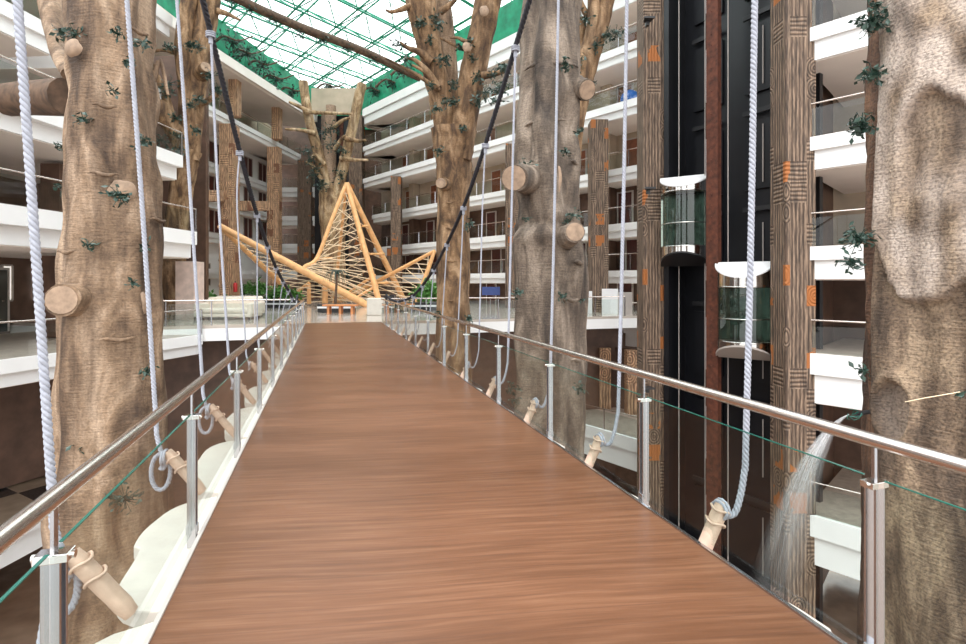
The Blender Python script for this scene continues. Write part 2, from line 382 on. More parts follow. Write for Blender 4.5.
# ------------------------------------------------------------------ large structure: floors
mb = MB(); mb.box((0, 28, -9.7), (90, 90, .4)); struct(mb.build('floor', M['brownfloor']), 'dark brown floor of the lowest hall level')
# platform at the far end of the bridge
SE = 22.6
def plat_poly():
    a = B(SE, -8.3, 0); b = B(SE, 18, 0)
    return [(a.x, a.y), (b.x, b.y), (b.x+2, 34), (0, 50), (-12, 53), (-30, 53), (-30, 24), (a.x-1.2, a.y+1.2)]
mb = MB(); mb.prism(plat_poly(), -.12, 0); struct(mb.build('floor', M['greyfloor']), 'polished stone platform floor beyond the bridge')
mb = MB(); mb.prism(plat_poly(), -.62, -.12); struct(mb.build('trim_1', M['white']), 'white edge of the platform')
mb = MB(); mb.sweep([tuple(B(SE+2.2, -12, 0)[:2]), tuple(B(SE+2.2, 19, 0)[:2])], [(0, -9.5), (0, -.75), (-.3, -.75), (-.3, -9.5)]); struct(mb.build('wall_back', M['walldark']), 'dark wall under the platform')
mb = MB(); mb.sweep([(-16.5, 16), (-13.2, 24)], [(0, -5.2), (0, -.75), (-.3, -.75), (-.3, -5.2)]); struct(mb.build('wall_left', M['walldark']), 'dark wall under the left lobby balcony')

# ------------------------------------------------------------------ balcony slabs
def slab(path, zt, h, depth, name='floor', h1=None, mat='white', label=None, inset=.14):
    h1 = h1 if h1 else h*.5
    mb = MB(); mb.sweep(path, [(0, zt), (0, zt-h1), (-inset, zt-h1), (-inset, zt-h), (-depth, zt-h), (-depth, zt)])
    o = struct(mb.build(name, M[mat]), label)
    m2 = MB(); m2.sweep(path, [(-inset-.08, zt-h-.002), (-inset-.08, zt-h-.03), (-depth, zt-h-.03), (-depth, zt-h-.002)]); m2.build('soffit', M['soffit'], o)  # thin underside sheet whose colour carries the warm bounce
    m2 = MB(); m2.sweep(path, [(-.16, zt), (-.16, zt+.012), (-depth+.02, zt+.012), (-depth+.02, zt)]); m2.build('floor_covering', M['corr'], o)
    return o
def offs(path, o):
    out = []; n = len(path)
    for i in range(n):
        def nrm(a, b):
            d = Vector((b[0]-a[0], b[1]-a[1])).normalized(); return Vector((d.y, -d.x))
        n1 = nrm(path[max(i-1, 0)], path[max(i, 1)]); n2 = nrm(path[min(i, n-2)], path[min(i+1, n-1)])
        nn = (n1+n2).normalized(); nn = nn/max(.4, nn.dot(n1))
        out.append((path[i][0]+nn.x*o, path[i][1]+nn.y*o))
    return out
def resample(path, step):
    segs = []; 
    pts = [Vector(p) for p in path]; Ls = [(pts[i+1]-pts[i]).length for i in range(len(pts)-1)]; T = sum(Ls)
    n = max(1, round(T/step)); out = []
    for k in range(n+1):
        d = T*k/n; i = 0
        while i < len(Ls)-1 and d > Ls[i]+1e-9: d -= Ls[i]; i += 1
        out.append(pts[i]+(pts[i+1]-pts[i])*(d/Ls[i]))
    return out
def balustrade(path, z, label, step=2.6, hh=1.0, group=None, r=.028):
    p = resample(offs(path, -.05), step)
    t = thing('balcony_balustrade', label, 'railing', (p[0].x, p[0].y, z), group)
    mb = MB(); mb.tube([(q.x, q.y, z+hh) for q in p], r, 8); mb.build('handrail', M['rail'], t)
    for i, q in enumerate(p):
        mb = MB(); mb.bar((q.x, q.y, z-.32), (q.x, q.y, z+hh-.02), .05, .03); mb.build('post', M['chrome'], t)
    for i in range(len(p)-1):
        a, b = p[i], p[i+1]; d = (b-a).normalized(); a2 = a+d*.06; b2 = b-d*.06
        mb = MB(); mb.bar((a2.x, a2.y, z+.45), (b2.x, b2.y, z+.45), .014, .84); mb.build('glass_panel', M['glass'], t)
    return t
door_n = [0]
def door(c, d, z, wdt=.95, h=2.15, mat='door', name=None):
    door_n[0] += 1
    n = Vector((d[1], -d[0], 0))
    mb = MB(); a = Vector((c[0], c[1], z+h/2))+n*.06; dd = Vector((d[0], d[1], 0))
    mb.bar(a-dd*wdt/2, a+dd*wdt/2, .07, h)
    o = mb.build('door_%d' % door_n[0], M[mat]); struct(o)
    f = MB(); c0 = Vector((c[0], c[1], z))+n*.045
    for sgn in (-1, 1):
        q = c0+dd*(wdt/2+.05)*sgn; f.bar(q, q+Vector((0,0,h+.1)), .1, .1, up=dd)
    q = c0+Vector((0,0,h+.05)); f.bar(q-dd*(wdt/2+.1), q+dd*(wdt/2+.1), .09, .1)
    f.build('door_frame', M['frame'], o)
    hd = MB(); q = a+n*.06+dd*wdt*.38; hd.bar(q, q-dd*.12, .03, .03); hd.build('door_handle', M['chrome'], o)

win_n = [0]
def window(c, d, z, wdt, h, mat='winglass', fr='frame', mull=1):
    win_n[0] += 1; n = Vector((d[1], -d[0], 0)); dd = Vector((d[0], d[1], 0)); c0 = Vector((c[0], c[1], z+h/2))
    mb = MB(); q = c0+n*.04; mb.bar(q-dd*wdt/2, q+dd*wdt/2, .05, h); o = struct(mb.build('window_%d' % win_n[0], M[mat]))
    f = MB()
    for k in range(mull+2):
        q = c0+n*.07+dd*(-wdt/2+wdt*k/(mull+1)); f.bar(q-Vector((0,0,h/2)), q+Vector((0,0,h/2)), .08, .08, up=dd)
    for s in (-1, 1):
        q = c0+n*.07+Vector((0,0,h/2*s)); f.bar(q-dd*wdt/2, q+dd*wdt/2, .08, .08)
    f.build('window_frame', M[fr], o); return o

# right main facade
RF, RN = (-12.0, 50.0), (9.6, 26.9)
dR = Vector((RN[0]-RF[0], RN[1]-RF[1])).normalized(); nR = Vector((dR.y, -dR.x))
def rline(o):
    a = Vector(RF)+nR*o; b = Vector(RN)+nR*o
    # rounded return at the far end
    back = a-nR*2.6-dR*1.2; c1 = a-nR*.9-dR*1.05
    c2 = a-nR*.25-dR*.6
    return [tuple(back), tuple(c1), tuple(c2), tuple(a), tuple(b)]
RL = [(-.4, 1.45, 0.3, 'lobby'), (2.45, .75, -1.3, 'first'), (5.3, .85, -1.3, 'second'), (8.6, .75, -1.1, 'third'), (12.1, .85, 0, 'fourth'), (15.3, .85, 0, 'fifth'), (19.1, 1.5, 0, 'roof')]
for i, (z, h, o, nm) in enumerate(RL):
    path = rline(o) if i else [tuple(Vector(RF)+dR*16+nR*.3), tuple(Vector(RN)+nR*.3)]
    slab(path, z, h, 3.2-(0 if o >= 0 else -o), label='white %s level balcony slab of the right facade' % nm if i < 6 else 'white roof parapet and soffit of the right facade')
    if i < 6:
        balustrade(path, z, 'glass balustrade of the %s level balcony on the far right facade' % nm, group='balcony balustrades of the far right facade')
bw = [tuple(Vector(RF)-nR*3.1-dR*1.6), tuple(Vector(RN)-nR*3.1)]
mb = MB(); mb.sweep(bw, [(0, 7.85), (0, 19), (-.3, 19), (-.3, 7.85)]); struct(mb.build('wall_right', M['wallbeige']))
mb = MB(); mb.sweep(bw, [(0, -1), (0, 7.84), (-.3, 7.84), (-.3, -1)]); struct(mb.build('wall_right', M['walldark']))
for i, (z, h, o, nm) in enumerate(RL[:6]):
    for k in range(7):
        if i == 0 and k < 3: continue
        q = Vector(RF)-nR*3.1+dR*(3+k*4.1+(.6 if i % 2 else 0))
        door(q, dR, z, mat='door' if i > 2 else 'doord')
# cross partitions of the corridor, visible between columns
for i, (z, h, o, nm) in enumerate(RL[1:6]):
    for k in range(4):
        q = Vector(RF)-nR*2.7+dR*(5+k*7.2)
        zt = RL[i+2][0]-RL[i+2][1]
        mb = MB(); a = Vector((q.x, q.y, (z+zt)/2)); mb.bar(a-Vector((*dR, 0))*.35, a+Vector((*dR, 0))*.35, .75, zt-z-.01)
        struct(mb.build('wall_right', M['walldark' if i < 2 else 'wallbeige']))

# left near facade (staggered)
dxl = .1
L1 = [(-13.9, 8), (-12.7, 22.2)]
LN = [(-.35, .75, [(-14.0, 8.5), (-11.1, 19.8)], 'lobby'), (3.97, 1.15, [(-14.5, 8), (-12.7, 22.2)], 'first'), (7.3, 1.05, [(-14.6, 8), (-13.2, 22)], 'second')]
for i, (z, h, path, nm) in enumerate(LN):
    slab(path, z, h, 8, label='white %s level slab of the near left balcony' % nm, inset=.3 if i else .14)
    balustrade(path, z, 'glass balustrade on the %s level of the near left balconies' % nm, 1.9 if i == 0 else 3.2, group='balcony balustrades on the near left')
slab([(-15.8, 8), (-14.9, 17.4)], 10.6, .95, 7, label='white third level slab of the near left balcony')
balustrade([(-15.8, 8), (-14.9, 17.4)], 10.6, 'glass balustrade on the third level of the near left balconies', 3.2, group='balcony balustrades on the near left')
slab([(-15.0, 18.4), (-14.8, 23)], 10.6, .95, 7, label='white short third level slab behind the big left tree')
balustrade([(-15.0, 18.4), (-14.85, 22)], 10.6, 'glass balustrade of the short slab behind the big left tree', 2.2, group='balcony balustrades on the near left')
slab([(-15.4, 12), (-14.6, 23.5)], 14.2, .95, 7, label='white fourth level slab of the near left balcony')
# lower level
slab([(-14.3, 8), (-13.2, 19.5)], -5.3, 1.2, 14, label='white lower hall slab on the left', h1=.5)
mb = MB(); mb.box((-20.5, 16, -5.27), (13.5, 20, .04)); struct(mb.build('floor', M['checker']), 'black and cream chequered marble floor of the lower left level')
mb = MB(); mb.box((-25, 16, 2), (.4, 22, 24)); struct(mb.build('wall_left', M['walldark']))
mb = MB(); mb.box((-20, 27.2, 4), (10, .3, 20)); struct(mb.build('wall_left', M['walldark']))
# glazed fronts inside, behind the left balconies (door frames and lit window strips)
for k, (y, z) in enumerate([(13, -.35), (15.5, -.35), (18, -.35), (20.5, -.35), (13, 3.97), (16, 3.97), (19, 3.97), (12, -5.25), (16, -5.25), (19.5, -5.25)]):
    door((-20.3, y), Vector((0, 1)), z, 1.5, 2.6, 'winglass')
mb = MB(); mb.box((-20.5, 16, -.9), (.2, 22, 24.2)); struct(mb.build('wall_left', M['walldark']))
for y, z, h in ((21.3, .95, 1.5), (22.8, .95, 1.5), (21.3, -4.4, 1.3), (22.8, -4.4, 1.3), (24.3, .95, 1.5)):
    window((-20.35, y), Vector((0, 1)), z, .45, h, 'daywin', 'frame', 0)
for k, (z, h, w_) in enumerate(((1.2, 3.0, 'lobby'), (5.05, 2.1, 'first'), (-3.2, 4.1, 'lower'))):
    mb = MB(); mb.box((-15.9, 18.7, z), (.7, .7, h)); tag(mb.build('square_pillar', M['walldark']), 'dark square pillar on the %s level behind the huge left tree' % w_, 'pillar')

# left far facade
LBf = [(-21.4, 26), (-20.9, 38.5), (-19.3, 53), (-20.0, 54.2), (-22.5, 54.6)]
slab(LBf, 15.3, .75, 5.5, label='white upper balcony slab of the far left facade')
balustrade(LBf[:3], 15.3, 'glass balustrade of the upper balcony on the far left facade')
LAf = [(-21.2, 20), (-19.9, 36), (-17.1, 51.8), (-18.4, 54)]
slab(LAf, 19.1, .8, 7.5, label='white roof parapet and soffit of the far left facade', h1=.75, inset=.3, mat='soffit')
mb = MB(); mb.sweep([(-25.6, 24), (-23.2, 57)], [(0, 15.1), (0, 19), (-.3, 19), (-.3, 15.1)]); struct(mb.build('wall_left', M['wallbeige']))
LW = lambda Y: -23.8+.1*(Y-42)
for zi, (z, nm) in enumerate([(2.9, 'first'), (5.95, 'second'), (8.9, 'third'), (11.9, 'fourth')]):
    pth = [(LW(30)+.9, 30), (LW(54)+.9, 54)]
    slab(pth, z, .8, 2.2, label='white %s gallery slab of the far left facade' % nm)
    if zi: 
        pass
mb = MB(); mb.sweep([(LW(28), 28), (LW(54), 54)], [(0, 0), (0, 15), (-.3, 15), (-.3, 0)]); struct(mb.build('wall_left', M['white']))
for z in (5.95, 8.9, 11.9):
    for k in range(7):
        y = 36+k*2.6
        window((LW(y), y), Vector((.0995, .995)), z+.15, 1.5, 1.95, 'doord', 'frame', 1)
window((LW(42.5), 42.5), Vector((.0995, .995)), .9+.6, 1.5, 1.9, 'winglass', 'frame', 0)

# far end facade
for zi, (z, nm) in enumerate([(3.05, 'first'), (5.8, 'second'), (8.7, 'third'), (11.7, 'fourth')]):
    slab([(-23, 52.3), (-16.3, 52.3)][::1], z, .95, 3, label='white %s gallery slab at the far end' % nm)
    balustrade([(-23, 52.3), (-16.3, 52.3)], z, 'glass balustrade of the %s gallery at the far end' % nm, group='balustrades of the far end galleries')
mb = MB(); mb.box((-14, 57, 10.5), (28, .3, 23.5)); struct(mb.build('wall_back', M['walldark']))
mb = MB(); mb.box((-15.2, 51.2, 20.3), (4.6, .5, 2.5)); struct(mb.build('wall_back', M['wallbeige']), 'beige panel over the dark far shaft')
mb = MB(); mb.box((-15.2, 52, 9.8), (4.4, .6, 18.4)); struct(mb.build('wall_back', M['black']), 'black glazed shaft at the far end')
mb = MB(); mb.box((-14.6, 51.62, 12), (.35, .15, 13)); tag(mb.build('steel_beam', M['rust']), 'thin rusty vertical beam on the dark shaft at the far end', 'beam')

# green clerestory walls above the parapets
mb = MB(); mb.sweep([tuple(Vector(RF)-nR*1.2-dR*3), tuple(Vector(RN)-nR*1.2)], [(0, 19), (0, 22.4), (-.15, 22.4), (-.15, 19)]); struct(mb.build('wall_right', M['greenw']), 'green wall above the right parapet')
mb = MB(); mb.sweep([(-22.4, 20), (-21.2, 36), (-18.6, 51.8), (-16, 56)], [(0, 19), (0, 22.4), (-.15, 22.4), (-.15, 19)]); struct(mb.build('wall_left', M['greenw']), 'green wall above the left parapet')
mb = MB(); mb.box((-13.5, 56.4, 20.7), (14, .2, 3.4)); struct(mb.build('wall_back', M['greenw']), 'green wall at the far end')

# roof
mb = MB(); mb.prism([(-26, 4), (24, 4), (24, 30), (-8, 57.5), (-26, 57.5)], 23.75, 23.8); struct(mb.build('ceiling', M['roofglass']), 'clear glazed roof')
tr = thing('roof_truss', 'green steel space frame carrying the glass roof', 'truss', (0, 30, 22))
def inroof(x, y): return -25.5 < x < 23 and 6 < y < 57 and (x+8)/31.5+(y-57.5)/27.5 < .9 
def gridline(mb, a, d, z, r, n=4):
    seg = []; q = Vector(a)
    k = 0; cur = None
    for i in range(-60, 61):
        p = Vector(a)+Vector(d)*i*1.0
        if inroof(p.x, p.y):
            if cur is None: cur = p
            last = p
        elif cur is not None:
            if (last-cur).length > 1: mb.tube([(cur.x, cur.y, z), (last.x, last.y, z)], r, n)
            cur = None
    if cur is not None and (last-cur).length > 1: mb.tube([(cur.x, cur.y, z), (last.x, last.y, z)], r, n)
D1 = Vector((.651, .759)); D2 = Vector((-.678, .735)); CEL = 3.5
for lay, (z, r, o) in enumerate([(23.6, .07, 0), (22.3, .085, .5)]):
    for D, E, nm in ((D1, D2, 'chord'), (D2, D1, 'chord')):
        mb = MB()
        for k in range(-16, 17): gridline(mb, Vector((0, 30))+E*(k+o)*CEL, D, z, r)
        mb.build('chord', M['green'], tr)
mb = MB()
for i in range(-16, 17):
    for j in range(-16, 17):
        p = Vector((0, 30))+D1*(i+.5)*CEL+D2*(j+.5)*CEL
        if not inroof(p.x, p.y): continue
        for a, b in ((0,0),(1,0),(0,1),(1,1)):
            q = Vector((0, 30))+D1*(i+a)*CEL+D2*(j+b)*CEL
            if inroof(q.x, q.y): mb.tube([(p.x, p.y, 22.3), (q.x, q.y, 23.6)], .055, 3)
wb = mb.build('web', M['green'], tr); 
mb = MB()
for k in range(-40, 41): gridline(mb, Vector((0, 30))+D2*k*1.17, D1, 23.7, .03, 4)
for k in range(-40, 41): gridline(mb, Vector((0, 30))+D1*k*1.17, D2, 23.7, .02, 4)
mb.build('glazing_bar', M['green'], tr)
# long branch-like pole under the roof
pp = [P(200, -22, 31), P(240, 0, 32.5), P(300, 27, 34.5), P(360, 50, 37), P(420, 78, 40)]
mb = MB(); mb.tube(smooth_pts(pp, 5), .3, 8); rpo = tag(mb.build('roof_pole', M['log']), 'long bark covered pole crossing under the glass roof', 'pole')
POLE = smooth_pts(pp, 5)

# ------------------------------------------------------------------ pillars
def pillar(px, Y, wpx, z0, z1, mat, label, rz=0, group=None, dp=1.0, bands=0):
    X = (px-483)*Y/500; wd = wpx*Y/500
    t = thing('carved_pillar', label, 'pillar', (X, Y, z0), group)
    mb = MB(); mb.box((0,0,0), (wd, wd*dp, z1-z0))
    mb.v = [Matrix.Rotation(rz, 3, 'Z') @ v for v in mb.v]
    mb.v = [v+Vector((X, Y, (z0+z1)/2)) for v in mb.v]
    o = mb.build('shaft', M[mat], t, bevel=.04)
    if bands:
        for k in range(bands):
            z = z0+(z1-z0)*(k+.7)/bands
            m2 = MB(); m2.box((X, Y, z), (wd*1.03, wd*dp*1.03, .14)); m2.build('band', M['walldark' if False else 'carvl'], t)
    return t
def lamp(px, py, Y, label):
    p = P(px, py, Y); t = thing('wall_lamp', label, 'lamp', p, 'small black uplight brackets')
    m2 = MB(); m2.prism([(p.x-.2, p.y-.3), (p.x+.2, p.y-.3), (p.x+.12, p.y+.06), (p.x-.12, p.y+.06)], p.z, p.z+.07); m2.build('shade', M['blackm'], t)
    m2 = MB(); m2.box((p.x, p.y-.02, p.z-.08), (.12, .16, .16)); m2.build('bracket', M['blackm'], t)
pillar(229.5, 40.8, 14, 0, 14.55, 'carvl', 'tall carved tan pillar, leftmost of the far left facade', bands=7)
pillar(274.5, 47.5, 11.5, 0, 14.55, 'carvl', 'tall carved tan pillar in the middle of the far left facade', bands=7, dp=.8)
pillar(306.5, 52.6, 13.5, 0, 14.55, 'carv', 'dark carved pillar at the far corner, left of the forked tree')
pillar(235, 41.0, 9, 15.3, 18.3, 'carvl', 'short pillar section under the roof above the leftmost tan pillar')
pillar(277, 47.5, 8, 15.3, 18.3, 'carvl', 'short pillar section under the roof above the middle tan pillar')
pillar(329, 50.8, 12, 0, 19, 'carv', 'brown pillar left of the black far shaft, behind the forked tree')
pillar(357, 50.6, 13, 0, 18.5, 'carv', 'brown pillar right of the black far shaft, behind the forked tree')
pillar(396.5, 45.0, 10, 0, 11.25, 'carv', 'brown pillar below the curved far end of the right balconies')
pillar(391, 47, 7, 0, 5, 'carv', 'lower brown pillar just left of the curved balcony pillar')
pillar(512, 34.6, 13, 0, 11.25, 'carv', 'brown pillar under the right facade, left of the thick grey tree')
pillar(598, 29.6, 17, -.4, 11.25, 'carv', 'brown pillar under the right facade, right of the thick grey tree')
pillar(652, 20, 24, -9.5, 24, 'carv', 'big carved grey pillar left of the lifts', rz=-.0, dp=.9)
pillar(792.5, 15.5, 30, -9.5, 23.6, 'carv', 'big carved grey pillar right of the lifts', dp=.9)
lamp(647, 22, 19, 'black wedge uplight, topmost on the pillar left of the lifts')
lamp(648, 190, 19, 'black wedge uplight beside the upper lift cab on the left pillar')
lamp(647, 388, 19, 'black wedge uplight, lowest on the pillar left of the lifts')
for (a, b, Y, hh, lab) in (((150, 176), (224, 196), 38, 1.0, 'brown wooden tie beam left of the leftmost tan pillar'), ((237, 202), (268, 206), 44, .9, 'brown wooden tie beam between the two tan pillars')):
    mb = MB(); A = P(a[0], b[1], Y); Bq = P(b[0], b[1], Y+2); mb.bar(A, Bq, .6, .85); tag(mb.build('tie_beam', M['carvl']), lab, 'beam')
# square column in pink marble near left facade end
mb = MB(); a = P(190, 260, 23.5); mb.box((a.x, a.y, 1.35), (.85, .85, 2.7)); tag(mb.build('marble_pillar', M['marble']), 'pinkish marble pillar under the end of the first left balcony', 'pillar')
# log beam left of big tree
mb = MB(); mb.tube([P(8, 100, 11.5), P(30, 98, 11.2), P(70, 97, 10.2)], [.36, .37, .38], 14); tag(mb.build('hollow_log', M['log']), 'dark hollow log sticking out left of the big brown tree', 'log')

# ------------------------------------------------------------------ lift shaft
def lp(px, off=0):   # point on shaft plane
    k = (px-483)/500; Y = 19/(k+.61); X = k*Y
    return Vector((X, Y, 0))+Vector((.853, .52, 0))*off
sd_ = (lp(775)-lp(667)).normalized()
a = lp(655, 1.3); b = lp(800, 1.3)
mb = MB(); mb.bar((a.x, a.y, 7), (b.x, b.y, 7), .2, 33); struct(mb.build('wall_right', M['black']), 'black back wall of the lift shaft')
mb = MB(); a = lp(668, -.1); b = lp(662, 1.5); mb.bar((a.x, a.y, 7), (b.x, b.y, 7), .2, 33); struct(mb.build('wall_right', M['black']), 'black side wall of the lift shaft')
# black door panels per storey
for c, (p0, p1) in enumerate(((676, 704), (726, 768))):
    for k in range(8):
        z = -8.6+k*3.4
        a = lp(p0, 1.12); b = lp(p1, 1.12)
        door_n[0] += 1
        mb = MB(); mb.bar((a.x, a.y, z+1.2), (b.x, b.y, z+1.2), .08, 2.4); o = struct(mb.build('door_%d' % door_n[0], M['black']))
        f = MB(); m_ = (a+b)/2; f.bar((m_.x-.1, m_.y-.05, z+.2), (m_.x-.1, m_.y-.05, z+2.2), .03, .03)
        f.build('door_gap_strip', M['panelg'] if c else M['panel'], o)
        f = MB(); f.bar((a.x-.08, a.y-.05, z+2.7), (b.x-.08, b.y-.05, z+2.7), .1, .16); f.build('door_frame', M['blackm'], o)
a = lp(716, -.1)
t = thing('steel_beam', 'tall rusty red steel beam between the two glass lifts', 'beam', (a.x, a.y, -9.5))
mb = MB(); ang = math.atan2(sd_.y, sd_.x); mb.box((a.x, a.y, 7), (.34, .3, 33), rz=ang); mb.build('web', M['rust'], t)
mb = MB(); mb.box((a.x-.12, a.y-.1, 7), (.44, .04, 33), rz=ang); mb.build('flange', M['rust'], t)
mb = MB()
for k in range(80): mb.sphere((a.x-.12-.05, a.y-.14, -8+k*.4), .025, 6, 4)
o = mb.build('rivet', M['rust'], t); o['kind'] = 'stuff'
for i, px in enumerate((673, 699, 722, 765)):
    a = lp(px, .35); mb = MB(); mb.tube([(a.x, a.y, -9), (a.x, a.y, 23)], .02, 6)
    tag(mb.build('guide_rail', M['panelg']), '%s thin steel guide rail in the lift shaft, from the left' % ORD[i], 'rail', 'lift guide rails')
def cab(px, z0, g0, g1, z1, lab, R=.83):
    c = lp(px, .15); t = thing('glass_lift', lab, 'lift', (c.x, c.y, z0))
    fwd = Vector((-.853, -.52, 0)); sd = Vector((.52, -.853, 0)); NS = 28
    fwd = (Vector((0, 0, 0))-Vector((c.x, c.y, 0))).normalized()*.75+fwd*.25; fwd.normalize(); sd = Vector((-fwd.y, fwd.x, 0))
    def ring(r, z, k=0):   # half ring, slanted by k
        return [c+sd*r*math.sin(th)+fwd*r*math.cos(th)*1.0+Vector((0, 0, z-k*r*math.cos(th))) for th in [(-PI/2+PI*i/NS) for i in range(NS+1)]]
    def shell(name, A, Bq, mat, th=.02):
        m2 = MB(); n = len(A); m2.add(A+Bq, [(i, i+1, n+i+1, n+i) for i in range(n-1)]+[(n-1, 0, n, 2*n-1)], False)
        m2.sm = [True]*(n-1)+[False]; return m2.build(name, mat, t)
    s = .55
    top = ring(R, z1, s*1.0); shell('upper_drum', ring(R, g1), top, M['mirror'])
    m2 = MB(); hi = ring(R*1.06, z1+.0, s); lo = ring(R*1.06, z1-.05, s); n = len(hi)
    m2.add(hi+lo, [list(range(n)), list(range(n, 2*n))[::-1]]+[(i, n+i, n+i+1, i+1) for i in range(n-1)]+[(n-1, 2*n-1, n, 0)]); m2.build('roof_cap', M['panel'], t)
    shell('glass_shell', ring(R*.98, g0), ring(R*.98, g1), M['cabglass'])
    for zz in (g0, g1, g0+(g1-g0)*.42):
        m2 = MB(); m2.tube(ring(R*.99, zz), .025 if zz in (g0, g1) else .018, 6); m2.build('rim' if zz in (g0, g1) else 'handrail', M['mirror'], t)
    for th in (-PI/2+.02, PI/2-.02):
        q = c+sd*R*math.sin(th); m2 = MB(); m2.box((q.x, q.y, (g0+g1)/2), (.07, .07, g1-g0)); m2.build('jamb', M['mirror'], t)
    shell('lower_drum', ring(R, z0, -s), ring(R, g0), M['mirror'])
    m2 = MB(); hi = ring(R*1.03, z0+.04, -s); lo = ring(R*1.03, z0-.02, -s)
    m2.add(hi+lo, [list(range(n)), list(range(n, 2*n))[::-1]]+[(i, n+i, n+i+1, i+1) for i in range(n-1)]+[(n-1, 2*n-1, n, 0)]); m2.build('underside', M['blackm'] if px < 700 else M['panelg'], t)
    m2 = MB(); q = c-fwd*.05; m2.bar(q-sd*R*.95+Vector((0,0,(g0+g1)/2)), q+sd*R*.95+Vector((0,0,(g0+g1)/2)), .05, g1-g0); m2.build('back_wall', M['cabback'], t)
cab(682, 2.35, 3.06, 5.1, 5.75, 'glass lift cab with white cap, the higher one on the left')
cab(742, -.85, -.25, 1.57, 2.42, 'glass lift cab with white cap, the lower one near the right pillar', .86)

# ------------------------------------------------------------------ right near balconies
Rn = [(9.75, 15.2), (13.6, 11.2)]
zz0 = [-5.3, -.42, 2.8, 6.1, 9.4, 12.7]
for i, z in enumerate(zz0):
    pth = [(Rn[0][0], Rn[0][1]), (Rn[1][0], Rn[1][1])]
    h = 1.5 if i < 2 else .98
    slab(pth, z, h, 6, label='white %s balcony slab right of the carved pillar' % ORD[i], h1=h*.42, inset=.1)
    balustrade(pth, z, '%s glass balustrade from the bottom, between carved pillar and right tree' % ORD[i], 2.6, group='balustrades beside the right tree')
a = Vector((13.5, 19.3)); b = Vector((17.5, 15.3)); 
mb = MB(); mb.sweep([tuple(a), tuple(b)], [(0, 2.7), (0, 18), (-.2, 18), (-.2, 2.7)]); struct(mb.build('wall_right', M['wallbeige']))
mb = MB(); mb.sweep([tuple(a), tuple(b)], [(0, -9), (0, 2.69), (-.2, 2.69), (-.2, -9)]); struct(mb.build('wall_right', M['walldark']))
mb = MB(); mb.bar((10.2, 15.9, 5), (13.4, 19.3, 5), .2, 28); struct(mb.build('wall_right', M['walldark']))
# lower right balcony
lo = [(3.2, 27), (7.0, 22.2)]
slab(lo, -5.3, 1.5, 6, label='white lower balcony slab behind the thick grey tree', h1=.6)
balustrade(lo, -5.3, 'low glass balustrade below the lobby, behind the second swing log', 2.2)
mb = MB(); mb.sweep([(2, 33), (12, 24)], [(0, -9.4), (0, -1.9), (-.2, -1.9), (-.2, -9.4)]); struct(mb.build('wall_right', M['walldark']), 'dark carved wood wall of the lower hall')
for k in range(5):
    q = Vector((3.5, 31.4))+Vector((.743, -.669))*k*1.6; mb = MB(); mb.box((q.x-.3, q.y-.3, -3.6), (.6, .6, 3.4)); tag(mb.build('lobby_pillar', M['carvl']), '%s short carved pillar on the lower balcony, from the left' % ORD[k], 'pillar', 'short carved pillars of the lower balcony')

# stored panels on the lobby balcony
for i, (x0, x1, y0, y1, Y, mt, lab) in enumerate([(602, 618, 289, 321, 27.5, 'panel', 'large white board leaning on the lobby balcony'), (618, 632, 292, 322, 26.5, 'panelg', 'grey board standing beside the white board on the lobby balcony'), (582, 592, 289, 318, 28, 'panel', 'white board left of the brown pillar on the lobby balcony')]):
    a = P((x0+x1)/2, (y0+y1)/2, Y); wd = (x1-x0)*Y/500; hh = (y1-y0)*Y/500
    mb = MB(); mb.box((a.x, a.y, -.4+hh/2+.02), (wd, .12, hh)); tag(mb.build('board', M[mt], bevel=.01), lab, 'board')
# blue thing on the balcony
a = P(623, 92, 29.3)-Vector((*nR, 0))*.75
t = thing('exercise_ball', 'round blue object behind the railing of a high right balcony', 'ball', (a.x, a.y, 12.1))
mb = MB(); mb.sphere((a.x, a.y, 12.65), .55, 16, 10); mb.build('shell', M['blue'], t)
# wall tv under balcony
a = P(491, 291, 36); mb = MB(); mb.box((a.x, a.y, a.z), (1.3, .08, .6)); tag(mb.build('screen', M['bluedim']), 'small blue screen under the lowest right balcony', 'screen')

# ------------------------------------------------------------------ trees
def trunk_mesh(pts, seed, n=40, res=10, amp=.1, flute=.08, taper_end=False, fine=0):
    sp = smooth_pts(pts, res); vs = []; fs = []
    m = len(sp)
    ref = None
    for i, (x, y, z, r) in enumerate(sp):
        p = Vector((x, y, z)); d = Vector(sp[min(i+1, m-1)][:3])-Vector(sp[max(i-1, 0)][:3]); d.normalize()
        if ref is None: ref = Vector((0, -1, 0)) if abs(d.y) < .9 else Vector((0, 0, 1))
        s = d.cross(ref).normalized(); u = s.cross(d).normalized(); ref = u
        for k in range(n):
            a = 2*PI*k/n; q = s*math.sin(a)+u*math.cos(a)
            w_ = p+q*r
            f1 = noise.noise(Vector((math.cos(a)*1.6+seed, math.sin(a)*1.6, z*.16+x*.1)))
            f2 = noise.noise(Vector((w_.x*1.1/max(r, .3), w_.y*1.1/max(r, .3), w_.z*.7/max(r, .4)+seed)))
            f3 = noise.noise(Vector((math.cos(a)*4+seed, math.sin(a)*4, z*.35)))
            rr = r*(1+flute*f1*2+amp*f2+.05*f3)
            vs.append(p+q*rr)
    for i in range(m-1):
        for k in range(n):
            k2 = (k+1) % n; fs.append((i*n+k, i*n+k2, (i+1)*n+k2, (i+1)*n+k))
    mb = MB(); mb.add(vs, fs, True); mb.add(vs[:n], [list(range(n))]); mb.add(vs[-n:], [list(range(n))])
    return mb
